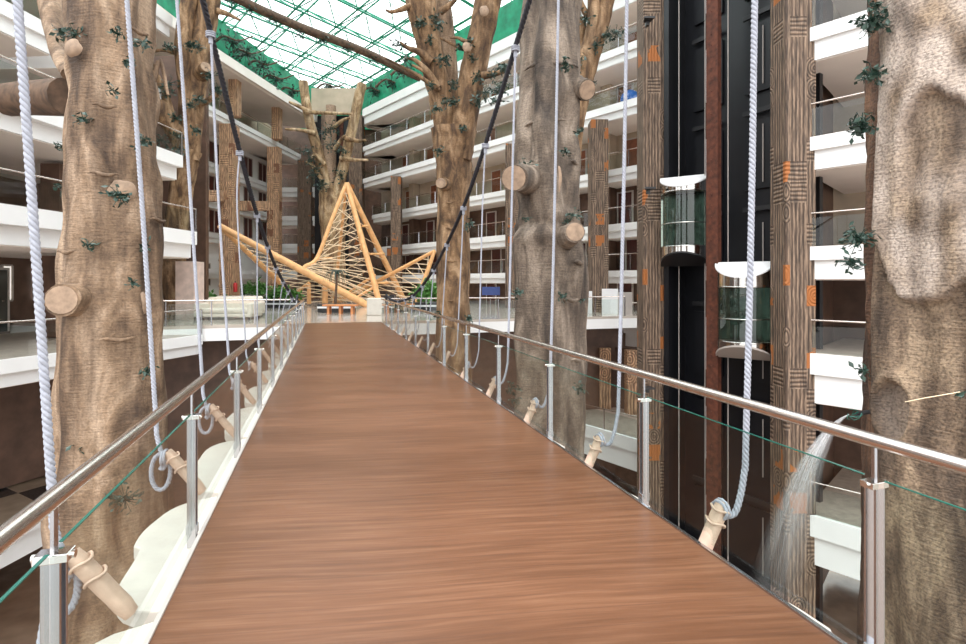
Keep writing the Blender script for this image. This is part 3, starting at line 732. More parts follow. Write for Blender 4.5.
def leaves(parent, c, r, n, seed, mat='leaf', ls=.09, name='leaf_cluster'):
    rnd = random.Random(seed); mb = MB(); c = Vector(c)
    for i in range(n):
        d = Vector((rnd.gauss(0, 1), rnd.gauss(0, 1), rnd.gauss(0, .8))).normalized()*r*rnd.uniform(.25, 1)
        p = c+d; ax = Vector((rnd.gauss(0, 1), rnd.gauss(0, 1), rnd.gauss(0, .7)-.3)).normalized(); sd = ax.cross(Vector((rnd.gauss(0,1), rnd.gauss(0,1), 1))).normalized(); l = ls*rnd.uniform(.7, 1.4)
        up = ax.cross(sd)
        mb.add([p, p+ax*l*.5+sd*l*.28+up*l*.05, p+ax*l, p+ax*l*.5-sd*l*.28+up*l*.05, p+ax*l*.5-up*l*.06], [(0,1,4), (1,2,4), (2,3,4), (3,0,4)], True)
        mb.tube([c, p], .006*ls/.09, 4)
    return mb.build(name, M[mat], parent)
def stub(parent, a, b, r, seed, mat, n=22):
    a = Vector(a); b = Vector(b); pts = [(*(a+(b-a)*t), r*(1+(1-t)**2*.35)) for t in (0, .35, .7, 1)]
    mb = trunk_mesh(pts, seed, n, 4, .08, .04); o = mb.build('branch_stub', M[mat], parent)
    d = (b-a).normalized(); m2 = MB(); s = d.cross(Vector((0,0,1))).normalized(); u = s.cross(d)
    vs = [b+d*.02+(s*math.cos(2*PI*k/18)+u*math.sin(2*PI*k/18))*r*.88 for k in range(18)]
    vs2 = [v-d*.03 for v in vs]; m2.add(vs+vs2, [list(range(18)), list(range(18, 36))[::-1]]+[(k, (k+1) % 18, 18+(k+1) % 18, 18+k) for k in range(18)])
    m2.build('cut_face', M['trunkend'], o); return o
def branch(parent, pts, seed, mat, n=16, res=5, amp=.12):
    return trunk_mesh([tuple(p[0])+(p[1],) for p in pts], seed, n, res, amp, .06).build('branch', M[mat], parent)
def patch(parent, c, R, nrm, w_, h_, seed, mat='trunkend', name='bark_patch'):
    # slightly raised peeled area on a trunk of radius R around (c.x, c.y)
    mb = MB(); n = 20; base = math.atan2(nrm[1], nrm[0]); rnd = random.Random(seed)
    ring = []; inner = []
    for k in range(n):
        a = 2*PI*k/n; q = 1+.25*noise.noise(Vector((math.cos(a)*1.5, math.sin(a)*1.5, seed)))
        for lst, f, e in ((ring, 1, -.02), (inner, .82, .035)):
            th = base+math.cos(a)*w_*f*q/2/R; z = c[2]+math.sin(a)*h_*f*q/2
            lst.append(Vector((c[0]+math.cos(th)*(R+e), c[1]+math.sin(th)*(R+e), z)))
    ctr = Vector((c[0]+math.cos(base)*(R+.035), c[1]+math.sin(base)*(R+.035), c[2]))
    mb.add(ring+inner+[ctr], [(k, (k+1) % n, n+(k+1) % n, n+k) for k in range(n)]+[(n+k, n+(k+1) % n, 2*n) for k in range(n)], True)
    return mb.build(name, M[mat], parent)
def ridge(parent, c, R, base, span, z, mat, r=.035):
    mb = MB(); pts = [(c[0]+math.cos(base+span*(k/8-.5))*(R+.0), c[1]+math.sin(base+span*(k/8-.5))*R, z+.02*math.sin(k)) for k in range(9)]
    mb.tube(pts, [r*math.sin(PI*(k+.6)/9.2) for k in range(9)], 8); return mb.build('bark_ridge', M[mat], parent)

# T1 big left tree
cx, cy = -6.35, 8.6
T1 = thing('tree', 'huge brown artificial tree trunk in the left foreground with a sawn stub', 'tree', (cx, cy, -9.5))
tp = [(cx-.05, cy, -9.5, 1.15), (cx-.02, cy, -5, 1.0), (cx, cy, -1.6, .84), (cx, cy, 1.2, .76), (cx-.02, cy, 3.5, .7), (cx-.06, cy, 6, .61), (cx-.1, cy, 10, .56), (cx-.1, cy, 16, .55)]
trunk_mesh(tp, 3.1, 96, 16, .12, .12).build('trunk', M['bark1'], T1)
stub(T1, P(82, 300, 8.1), P(62, 300, 7.55), .24, 5, 'bark1')
fd = Vector((-cx, -cy)).normalized(); fa = math.atan2(fd.y, fd.x)
def ptr(px, R=.8): # angle on T1 facing for px
    s = max(-.95, min(.95, ((px-112)*8.0/500)/R)); return fa-math.asin(s)*-1
for (px, py, ww, hh, sd) in ((121, 188, .42, .34, 1), (138, 305, .25, .42, 2), (69, 423, .22, .35, 3), (76, 48, .28, .3, 4)):
    z = CZ-(py-283)*7.9/500; th = fa+math.asin(max(-.93, min(.93, (px-112)/48*.98)))
    patch(T1, (cx, cy, z), .72, (math.cos(th), math.sin(th)), ww, hh, sd)
for (px, py, sp) in ((104, 174, .5), (115, 340, .6), (75, 252, .5), (150, 215, .5), (105, 106, .4), (132, 22, .4)):
    z = CZ-(py-283)*7.9/500; th = fa+math.asin(max(-.9, min(.9, (px-112)/48))); ridge(T1, (cx, cy), .8, th, sp, z, 'bark1')
for i, (px, py, r, n) in enumerate(((120, 195, .2, 45), (75, 35, .2, 40), (63, 34, .16, 30), (117, 33, .12, 20), (142, 42, .14, 22), (83, 120, .15, 24), (62, 147, .12, 16), (63, 187, .16, 22), (132, 283, .1, 14), (70, 372, .16, 26), (88, 245, .12, 16), (148, 370, .14, 18), (145, 142, .16, 22), (128, 62, .12, 16), (82, 446, .22, 34), (125, 500, .3, 46), (146, 245, .12, 14), (112, 90, .1, 12))):
    k = max(-.96, min(.96, (px-112)/47)); c = P(px, py, 8.6-.85*math.sqrt(1-k*k)-.05)
    leaves(T1, c, r, n, 100+i, ls=.085)
branch(T1, [(P(70, 75, 9), .13), (P(60, 55, 9.6), .14), (P(54, 15, 10.4), .23), (P(48, -30, 11), .26)], 7, 'bark1')
branch(T1, [(P(128, 60, 8.7), .1), (P(140, 45, 9), .09), (P(133, 10, 9.4), .12), (P(130, -20, 9.6), .12)], 8, 'bark1')
branch(T1, [(P(140, 50, 8.7), .06), (P(152, 82, 8.9), .05), (P(160, 60, 9), .035), (P(168, 95, 9), .025)], 9, 'bark1')

for k in range(4, len(POLE)-1, 2):
    q = Vector(POLE[k]); leaves(rpo, q+Vector((0, 0, -.3)), .5, 26, 900+k, ls=.2, name='moss_tuft')
rv = random.Random(3)
for k in range(9):
    px = (232, 246, 262, 276, 292, 375, 392, 408, 330)[k]; py = (42, 55, 66, 80, 92, 92, 84, 72, 88)[k]; Y = (39, 41, 43, 45, 48, 50, 48, 46, 52)[k]
    q = P(px, py, Y); tv = thing('dry_branch', '%s dry creeper branch along the green upper wall, from the left' % ORD[(0,1,2,3,4,6,7,8,5)[k]], 'branch', q, 'dry creeper branches under the roof')
    mb = MB(); pts = [q+Vector((-1.6, 0, -.3)), q+Vector((-.6, -.2, .35)), q+Vector((.5, 0, .1)), q+Vector((1.5, .3, .6))]; mb.tube(smooth_pts([tuple(p) for p in pts], 5), [.12-.005*i for i in range(16)], 7); mb.build('stem', M['log'], tv)
    leaves(tv, q, 1.2, 60, 950+k, ls=.28)
# T2 branching tree behind
T2 = thing('tree', 'branching brown tree with green tufts behind the huge left tree', 'tree', (*P(190, 290, 24.0)[:2], -9.5))
def Pr(px, py, Y, wpx): 
    p = P(px, py, Y); return (p.x, p.y, p.z, wpx*Y/1000)
trunk_mesh([Pr(172, 600, 24, 26), Pr(173, 330, 24, 23), Pr(175, 250, 24, 21), Pr(181, 190, 24, 21), Pr(187, 150, 24, 26)], 11, 32, 8, .1, .12).build('trunk', M['bark2'], T2)
branch(T2, [(P(190, 160, 24.0), .42), (P(194, 110, 24.0), .46), (P(199, 60, 24.0), .5), (P(206, 20, 24.0), .48), (P(212, -25, 24.0), .5)], 12, 'bark2', 28, 6)
branch(T2, [(P(186, 160, 24.0), .4), (P(187, 100, 23.8), .38), (P(184, 50, 23.6), .42), (P(188, 10, 23.6), .4), (P(194, -20, 23.6), .35)], 13, 'bark2', 24, 6)
branch(T2, [(P(184, 150, 23.6), .34), (P(172, 125, 23.3), .42), (P(158, 108, 23.0), .5), (P(155, 105, 23.0), .3)], 14, 'bark2')
branch(T2, [(P(178, 140, 23.6), .2), (P(165, 95, 23.3), .17), (P(150, 60, 23.0), .15), (P(140, 10, 20.6), .12)], 15, 'bark2')
branch(T2, [(P(200, 105, 23.8), .14), (P(212, 98, 23.5), .12), (P(224, 88, 23.2), .07)], 16, 'bark2')
branch(T2, [(P(205, 10, 24.0), .2), (P(222, 12, 24.0), .13), (P(240, 20, 24.0), .05)], 17, 'bark2')
branch(T2, [(P(182, 55, 24.0), .14), (P(165, 50, 23.5), .09), (P(152, 52, 23.0), .05)], 18, 'bark2')
stub(T2, P(200, 75, 23.8), P(206, 67, 23.2), .26, 21, 'bark2', 14)
for i, (px, py, r) in enumerate(((168, 84, .5), (166, 92, .4), (190, 45, .35), (197, 47, .3), (211, 75, .35), (200, 100, .35), (218, 90, .35), (170, 47, .3), (175, 118, .35), (178, 136, .3), (160, 140, .4), (140, 140, .4), (143, 22, .4), (140, 40, .35), (180, 150, .3), (196, 130, .3), (165, 155, .35), (190, 105, .3))):
    leaves(T2, P(px, py, 23.0), r, 34, 200+i, ls=.16)

# T3 forked tree with sculpture
T3 = thing('tree', 'pale forked tree with two bare poles behind the timber sculpture', 'tree', (*P(335, 300, 44)[:2], 0))
trunk_mesh([Pr(334, 303, 44, 24), Pr(334, 250, 44, 22), Pr(333, 215, 44, 26), Pr(332, 190, 44, 22)], 31, 28, 8, .1, .1).build('trunk', M['bark3'], T3)
for (a, r1, sd) in (([(332, 205), (320, 160), (308, 115), (303, 82)], 1.0, 32), ([(335, 205), (345, 160), (356, 110), (362, 84)], 1.0, 33)):
    branch(T3, [(P(x, y, 43.6), .48-.03*k) for k, (x, y) in enumerate(a)], sd, 'bark3', 20, 6)
mb = trunk_mesh([tuple(P(332, 240, 44))+(.5,), tuple(P(330, 150, 44))+(.48,), tuple(P(331, 106, 44))+(.42,)], 34, 16, 6); mb.build('branch', M['trunkend'], T3)
for k, pl in enumerate(([(306, 112), (325, 113), (352, 114)], [(310, 112), (296, 105), (289, 102)], [(316, 133), (300, 130), (285, 129)], [(345, 138), (358, 141), (366, 140)], [(340, 158), (355, 160), (368, 160)], [(325, 165), (316, 155), (310, 160)], [(333, 128), (343, 120), (350, 118)], [(334, 150), (342, 138), (346, 136)], [(322, 180), (312, 165), (306, 162)])):
    branch(T3, [(P(x, y, 43-.1*j), .2-.05*j) for j, (x, y) in enumerate(pl)], 35+k, 'bark3', 8, 3)
for i, (px, py) in enumerate(((310, 160), (306, 150), (315, 168), (322, 185), (312, 175), (340, 175), (325, 132), (343, 150), (331, 128), (330, 145))):
    leaves(T3, P(px, py, 42.6), .8, 26, 300+i, ls=.25)

# T4 three-limbed tree
T4 = thing('tree', 'ochre tree splitting into three limbs right of the timber sculpture', 'tree', (*P(455, 300, 19)[:2], -9.5))
trunk_mesh([Pr(455, 560, 19, 42), Pr(454, 380, 19, 37), Pr(453, 300, 19, 33), Pr(453, 220, 19, 31), Pr(453, 170, 19, 34), Pr(453, 130, 19, 44)], 41, 44, 10, .09, .1).build('trunk', M['bark2'], T4)
branch(T4, [(P(449, 160, 19), .42), (P(443, 110, 19), .46), (P(432, 55, 18.8), .46), (P(422, 5, 18.6), .55), (P(416, -30, 18.5), .5)], 42, 'bark2', 30, 6)
branch(T4, [(P(459, 160, 19), .5), (P(466, 110, 18.9), .52), (P(476, 60, 18.8), .5), (P(486, 10, 18.6), .48), (P(492, -30, 18.6), .6)], 43, 'bark2', 30, 6)
branch(T4, [(P(453, 130, 19.8), .35), (P(450, 80, 19.8), .35), (P(446, 30, 19.8), .33), (P(440, -10, 19.8), .3)], 44, 'bark1', 20, 6)
for k, (pl, r0) in enumerate((([(438, 88), (428, 72), (415, 60), (404, 58)], .16), ([(432, 62), (420, 52), (408, 48), (400, 42)], .17), ([(434, 84), (425, 72), (412, 65)], .1), ([(420, 2), (405, 8), (392, 12), (386, 10)], .14), ([(476, 35), (468, 42), (458, 38), (450, 38)], .12), ([(482, 76), (494, 74), (508, 70)], .15), ([(440, 90), (425, 80), (405, 68), (385, 58)], .1), ([(468, 50), (460, 48), (448, 42), (440, 38)], .1), ([(440, 12), (450, 5), (458, -4)], .14))):
    branch(T4, [(P(x, y, 18.4-.1*j), max(.035, r0*(1-.27*j))) for j, (x, y) in enumerate(pl)], 45+k, 'bark2', 10, 4)
stub(T4, P(446, 185, 18.6), P(441, 183, 17.7), .2, 58, 'bark2', 16)
for (px, py) in ((484, 20), (467, 55)):
    pc = P(px, py, 18.6); patch(T4, (pc.x, pc.y+.05, pc.z), .7, (-pc.x, -pc.y), .35, .4, px)
for i, (px, py, r) in enumerate(((440, 60, .25), (398, 45, .3), (405, 60, .25), (432, 85, .25), (447, 60, .25), (453, 85, .3), (448, 100, .25), (470, 45, .3), (472, 58, .2), (476, 78, .25), (485, 92, .45), (478, 100, .3), (422, 22, .2), (436, 18, .3), (440, 25, .25), (455, 102, .2), (436, 108, .25), (462, 128, .2), (438, 150, .2), (470, 225, .3), (437, 315, .2), (468, 318, .2), (430, 40, .15), (460, 48, .2), (418, 25, .15), (505, 70, .2), (492, 75, .2))):
    leaves(T4, P(px, py, 18.1), r, 26, 400+i, ls=.13)
for (px, py) in ((447, 205), (448, 230), (451, 262), (447, 300)):
    pc = P(453, py, 19); ridge(T4, (pc.x, pc.y), .62, math.atan2(-pc.y, -pc.x)+(px-453)*.04, .7, pc.z, 'bark2')

# T5 thick grey tree
cx5, cy5 = 1.5, 11
T5 = thing('tree', 'thick grey brown tree trunk right of centre with three sawn stubs', 'tree', (cx5, cy5, -9.5))
def p5(px, py, Y=10.3): return P(px, py, Y)
trunk_mesh([(cx5+.05, cy5, -9.5, .9), (cx5+.03, cy5, -5, .85), (cx5, cy5, -2, .76), (cx5-.01, cy5, 1.2, .8), (cx5, cy5, 2.5, .78), (cx5+.02, cy5, 3.3, .68), (cx5, cy5, 4.2, .66), (cx5, cy5, 6.1, .62), (cx5+.05, cy5, 8.5, .6), (cx5+.05, cy5, 14, .55)], 51, 96, 16, .16, .16).build('trunk', M['bark5'], T5)
stub(T5, P(528, 178, 10.6), P(514, 178, 9.7), .27, 52, 'bark5')
stub(T5, P(565, 238, 10.4), P(575, 232, 9.6), .2, 53, 'bark5')
stub(T5, P(574, 88, 10.9), P(587, 90, 10.5), .22, 54, 'bark5')
fa5 = math.atan2(-cy5, -cx5)
for (px, py, ww, hh) in ((545, 82, .28, .4), (555, 178, .2, .7), (523, 345, .22, .9)):
    k = max(-.93, min(.93, (px-549)/31)); z = CZ-(py-283)*10.35/500; th = fa5+math.asin(k); patch(T5, (cx5, cy5, z), .63 if py < 200 else .74, (math.cos(th), math.sin(th)), ww, hh, px)
for (py, sp, dx) in ((62, 2.2, 0), (120, 1.6, -.3), (262, .5, .9), (266, .5, -.9), (300, .5, .6), (360, .5, .8), (160, .4, .9)):
    z = CZ-(py-283)*10.35/500; ridge(T5, (cx5, cy5), .64 if z > 3.5 else .76, fa5+dx, sp, z, 'bark5', .05)
for i, (px, py, r, n) in enumerate(((502, 68, .2, 34), (566, 68, .14, 26), (500, 90, .25, 36), (497, 100, .2, 20), (566, 152, .14, 22), (525, 165, .2, 36), (573, 215, .16, 26), (567, 222, .12, 18), (526, 218, .1, 12), (562, 296, .12, 24), (518, 292, .14, 20), (578, 132, .12, 18), (512, 388, .16, 22), (580, 388, .16, 28), (582, 300, .08, 10), (565, 60, .1, 12), (515, 400, .14, 16))):
    leaves(T5, P(px, py, 10.1), r, n, 500+i, ls=.085)

# T7 limbs behind T5
T7 = thing('tree', 'brown forked tree rising behind the thick grey tree', 'tree', (*P(572, 200, 17)[:2], -9.5))
trunk_mesh([Pr(560, 560, 17, 30), Pr(562, 300, 17, 28), Pr(566, 180, 17, 26), Pr(573, 110, 17, 26)], 61, 26, 8, .1, .1).build('trunk', M['bark2'], T7)
branch(T7, [(P(572, 120, 17), .42), (P(582, 75, 17), .4), (P(596, 35, 17), .33), (P(607, -5, 17), .28), (P(612, -30, 17), .25)], 62, 'bark2', 22, 6)
branch(T7, [(P(586, 60, 17), .24), (P(593, 25, 16.8), .2), (P(594, -10, 16.7), .18)], 63, 'bark2', 14)
branch(T7, [(P(574, 110, 17.3), .3), (P(578, 60, 17.5), .25), (P(577, 20, 17.6), .3)], 64, 'bark2', 16)
branch(T7, [(P(590, 20, 17), .12), (P(583, 8, 16.8), .1), (P(580, 0, 16.8), .07)], 65, 'bark2', 10)
for i, (px, py) in enumerate(((608, 33), (616, 32), (580, 60), (588, 85), (596, 45), (585, 20), (575, 12), (576, 75))):
    leaves(T7, P(px, py, 16.5), .28, 26, 600+i, ls=.13)

# T6 huge right tree
cx6, cy6, R6 = 4.62, 4.45, .98
T6 = thing('tree', 'enormous speckled tree trunk at the right edge with peeling pale bark', 'tree', (cx6, cy6, -9.5))
fa6 = math.atan2(-cy6, -cx6)
def build_T6():
    n = 300; zs = []; z = -9.5
    while z < 9: zs.append(z); z += (.035 if -1.5 < z < 4.6 else .2)
    vs = []; pale = []; flank = []; mb = MB()
    def ss(a, b, x): t = max(0, min(1, (x-a)/(b-a))); return t*t*(3-2*t)
    for z in zs:
        R = R6*(1+.03*max(0, -z)*.6+.0*z) - .02*max(0, z-1)
        for k in range(n):
            a = 2*PI*k/n; phi = (a+PI) % (2*PI)-PI     # 0 faces camera, + to the right
            deg = math.degrees(phi)
            nz = noise.noise(Vector((math.cos(a)*2, math.sin(a)*2, z*.3)))*.06+noise.noise(Vector((math.cos(a)*7, math.sin(a)*7, z*1.6)))*.025+noise.noise(Vector((math.cos(a)*22, math.sin(a)*22, z*6)))*.012
            # peeling tongue: upper sheet
            w1 = noise.noise(Vector((deg*.06, 3, 0)))*.14+noise.noise(Vector((deg*.25, 9, 0)))*.05
            w2 = noise.noise(Vector((z*1.2, 7, 0)))*5
            edge = 1.5+w1*.8+((deg+27)/16)**2*.25
            m = ss(edge-.015, edge+.02, z)*ss(-55+w2*.6, -52+w2*.6, deg)
            hol = ss(-40+w2*.6, -36+w2*.6, deg)*(1-ss(3.2+w1-.0006*(deg+25)**2, 3.26+w1-.0006*(deg+25)**2, z))*ss(2.2+w1*2, 2.8+w1*2, z)
            r = R+nz+.085*m-.1*hol+.03*math.sin(deg*.12+z*1.5)
            e = math.hypot((deg+43)/8.5, (z-.57)/.26)
            nic = 1-ss(.88, 1.02, e)
            r += .035*math.exp(-((e-1.15)/.16)**2) - .1*nic
            r -= .05*math.exp(-((deg+59+w2)/3)**2)
            pl = max(0, min(1, m*(1-.85*hol)*(.62+1.3*noise.noise(Vector((deg*.09, z*2.4, 1))))))
            pl = max(pl, .3*nic)
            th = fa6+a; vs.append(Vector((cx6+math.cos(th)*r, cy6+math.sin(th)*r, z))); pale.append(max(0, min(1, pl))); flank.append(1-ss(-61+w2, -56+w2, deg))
    fs = []
    for i in range(len(zs)-1):
        for k in range(n): k2 = (k+1) % n; fs.append((i*n+k, i*n+k2, (i+1)*n+k2, (i+1)*n+k))
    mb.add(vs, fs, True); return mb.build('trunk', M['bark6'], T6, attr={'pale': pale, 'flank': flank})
build_T6()
for i, (px, py, r, n) in enumerate(((872, 22, .15, 70), (873, 75, .12, 50), (862, 125, .13, 70), (858, 240, .15, 70), (850, 262, .1, 30), (862, 370, .07, 18), (876, 5, .08, 20))):
    leaves(T6, P(px, py, 4.45), r, n, 700+i, ls=.06)
for i, (px, py) in enumerate(((952, 72), (946, 86), (958, 90), (948, 158), (951, 200))):
    p = P(px, py, 3.35); th = math.atan2(p.y-cy6, p.x-cx6); rr = 1.14
    mb = MB(); mb.sphere((cx6+math.cos(th)*rr, cy6+math.sin(th)*rr, p.z), .014, 8, 6, (1.4, 1.4, 1)); mb.build('knot', M['blackm'], T6)
# thin twig strings on the niche
mb = MB(); mb.tube([P(905, 402, 3.3), P(925, 398, 3.22), P(960, 392, 3.2)], .003, 4); mb.build('twig', M['net'], T6)
leaves(T6, P(960, 394, 3.2), .05, 10, 720, ls=.04)

# water jet from the right tree
wp = []
mb = MB(); rnd = random.Random(5)
src = P(850, 414, 4.6)
thick = []
NU, NVv = 60, 36
for sh in range(6):
    spd = (.35, .6, .8, 1.0, 1.0, .75)[sh]; dep = (-.25, -.12, 0, .08, .2, .32)[sh]; vs = []
    for j in range(NVv+1):
        v = j/NVv
        for i in range(NU+1):
            u = (-1+2*i/NU)
            mid = P(800+u*17*spd, 428+abs(u)*10, 4.8+dep*.4); end = P(772+u*34*spd, 620, 5.1+dep)
            a = src.lerp(mid, v); b_ = mid.lerp(end, v); p = a.lerp(b_, v)+Vector((0, dep*.35*math.cos(u*1.5)*v, 0))
            vs.append(p)
            st = .55+.9*noise.noise(Vector((u*13+sh*7, v*1.1, sh)))+.6*noise.noise(Vector((u*40+sh*3, v*2, sh+4)))
            thick.append(max(0, min(1, st*(1-abs(u)**2.2)*.6*(1-max(0, v-.3)/.7)**1.1*(1.1-.35*v))))
    mb.add(vs, [(j*(NU+1)+i, j*(NU+1)+i+1, (j+1)*(NU+1)+i+1, (j+1)*(NU+1)+i) for j in range(NVv) for i in range(NU)], True)
tag(mb.build('water_jet', M['water'], attr={'thick': thick}), 'white spray of water falling from the right tree', 'water', kind='stuff')
t = thing('water_spout', 'tangle of blue green line where the water leaves the tree', 'spout', src)
mb = MB()
for k in range(9):
    a = rnd.uniform(0, 6.3); mb.tube([src+Vector((.02*math.cos(a), 0, .02*math.sin(a))), src+Vector((.07*math.cos(a+1), -.03, .05*math.sin(a+1))), src+Vector((.1*math.cos(a+1.6), -.02, .05*math.sin(a+1.6)))], .003, 5)
mb.build('line', M['glassedge'], t)
mb = MB(); mb.tube([src+Vector((.3, .05, .02)), src+Vector((.06, 0, 0))], .02, 10); mb.build('pipe', M['blackm'], t)

# ------------------------------------------------------------------ bridge
br = thing('footbridge', 'wide brown plank footbridge running from the viewer to the platform', 'bridge', B(-2, 0, -.4))
HW = 1.55
def bquad(mb, s0, s1, t0, t1, z0, z1):
    mb.prism([tuple(B(s0, t0, 0)[:2]), tuple(B(s1, t0, 0)[:2]), tuple(B(s1, t1, 0)[:2]), tuple(B(s0, t1, 0)[:2])], z0, z1)
mb = MB(); bquad(mb, -2, SE, -HW, HW, -.06, 0); mb.build('deck_boards', M['deck'], br)
mb = MB(); bquad(mb, -2, SE, -HW+.1, HW-.1, -.5, -.06); mb.build('girder', M['blackm'], br)
for sg in (-1, 1):
    mb = MB(); bquad(mb, -2, SE, sg*(HW+.012)-.012, sg*(HW+.012)+.012, -.08, .012); mb.build('edge_trim', M['panelg' if sg < 0 else 'chrome'], br)
def side(sg, name, s0, ds, nk):
    t = thing('bridge_balustrade', 'glass and steel balustrade along the %s edge of the footbridge' % name, 'railing', B(s0, sg*HW, 0))
    tt = sg*(HW+.07)
    ss_ = [s0+ds*k for k in range(-2, nk) if s0+ds*k > -2 and s0+ds*k < SE-.1]
    mb = MB(); mb.tube([B(-2, tt, .985), B(SE, tt, .985)], .032, 20); mb.build('handrail', M['rail'], t)
    for s in ss_:
        mb = MB()
        for off in (-.022, .022):
            mb.bar(B(s+off, tt, -.09), B(s+off, tt, .8), .055, .012, up=(ND[0], ND[1], 0))
        mb.bar(B(s, tt, .78), B(s, tt, .96), .014, .02)
        mb.bar(B(s, tt, .0), B(s, tt, .06), .07, .05, up=(ND[0], ND[1], 0))
        po = mb.build('post', M['chrome'], t, bevel=.002)
        mb = MB(); mb.bar(B(s, tt-.05, .79), B(s, tt+.05, .79), .06, .03, up=(0,0,1)); mb.tube([B(s, tt-.06, .79), B(s, tt+.06, .79)], .014, 8); mb.build('clamp', M['mirror'], po, bevel=.003)
    ends = [-2]+ss_+[SE]
    for a, b in zip(ends[:-1], ends[1:]):
        mb = MB(); mb.bar(B(a+.045, tt, .415), B(b-.045, tt, .415), .012, .8); g = mb.build('glass_panel', M['glass'], t)
        mb = MB(); mb.bar(B(a+.045, tt, .816), B(b-.045, tt, .816), .012, .004); mb.build('glass_edge', M['glassedge'], g)
side(-1, 'left', 2.26, 1.82, 14); side(1, 'right', 1.87, 1.72, 14)

# cables
def cz_tab(tab):
    sp = smooth_pts(tab, 6); return sp
CR = cz_tab([(-2, 2.1, 14.2), (0, 2.1, 11.8), (4, 2.08, 8.1), (6.9, 2.05, 5.77), (10, 2.05, 3.59), (12.8, 2.05, 2.34), (14.8, 2.03, 1.7), (17, 2, 1.22), (19.9, 1.95, .98), (21.8, 1.9, 1.02), (23.2, 1.9, 1.15)])
CL = cz_tab([(-2, -2.7, 14.6), (0, -2.7, 12.3), (4, -2.6, 8.7), (6.2, -2.48, 6.9), (8.2, -2.33, 5.35), (10.8, -2.13, 3.45), (14, -2.05, 2.35), (16.5, -1.97, 1.75), (18.5, -1.92, 1.4), (20.5, -1.9, 1.05), (22, -1.9, 1.0), (23.2, -1.9, 1.15)])
def cab_at(tab, s):
    for a, b in zip(tab[:-1], tab[1:]):
        if a[0] <= s <= b[0]:
            k = (s-a[0])/(b[0]-a[0]+1e-9); return a[1]+(b[1]-a[1])*k, a[2]+(b[2]-a[2])*k
    return tab[-1][1], tab[-1][2]
def twisted(pts, R, pitch, strands=3, rs=8, per=8, mat='rope'):
    # resample polyline and wind strands round it
    pts = [Vector(p) for p in pts]; d = [0]
    for a, b in zip(pts[:-1], pts[1:]): d.append(d[-1]+(b-a).length)
    T = d[-1]; n = max(4, int(T/pitch*per)); mb = MB(); cen = []; j = 0
    for i in range(n+1):
        x = T*i/n
        while j < len(d)-2 and x > d[j+1]: j += 1
        cen.append((pts[j].lerp(pts[j+1], (x-d[j])/max(1e-9, d[j+1]-d[j])), x))
    ref = None; fr = []
    for i, (p, x) in enumerate(cen):
        t = (cen[min(i+1, n)][0]-cen[max(i-1, 0)][0]).normalized()
        if ref is None: ref = Vector((0, 1, 0)) if abs(t.y) < .9 else Vector((1, 0, 0))
        s = t.cross(ref).normalized(); u = s.cross(t); ref = u; fr.append((p, x, s, u))
    for k in range(strands):
        q = [p+(s*math.cos(2*PI*(x/pitch+k/strands))+u*math.sin(2*PI*(x/pitch+k/strands)))*R*.5 for p, x, s, u in fr]
        mb.tube(q, R*.56, rs)
    return mb
for tab, nm in ((CR, 'right'), (CL, 'left')):
    t = thing('suspension_cable', 'thick black sagging rope cable above the %s side of the bridge' % nm, 'cable', B(tab[0][0], tab[0][1], tab[0][2]))
    twisted([B(*q) for q in tab], .042, .22, 3, 6, 6).build('cable', M['cable'], t)
    e = tab[-1]; mb = MB(); mb.tube([B(e[0], e[1], 0), B(e[0], e[1], e[2]+.06)], .05, 10); mb.build('anchor_post', M['blackm'], t)
SP = 1.68
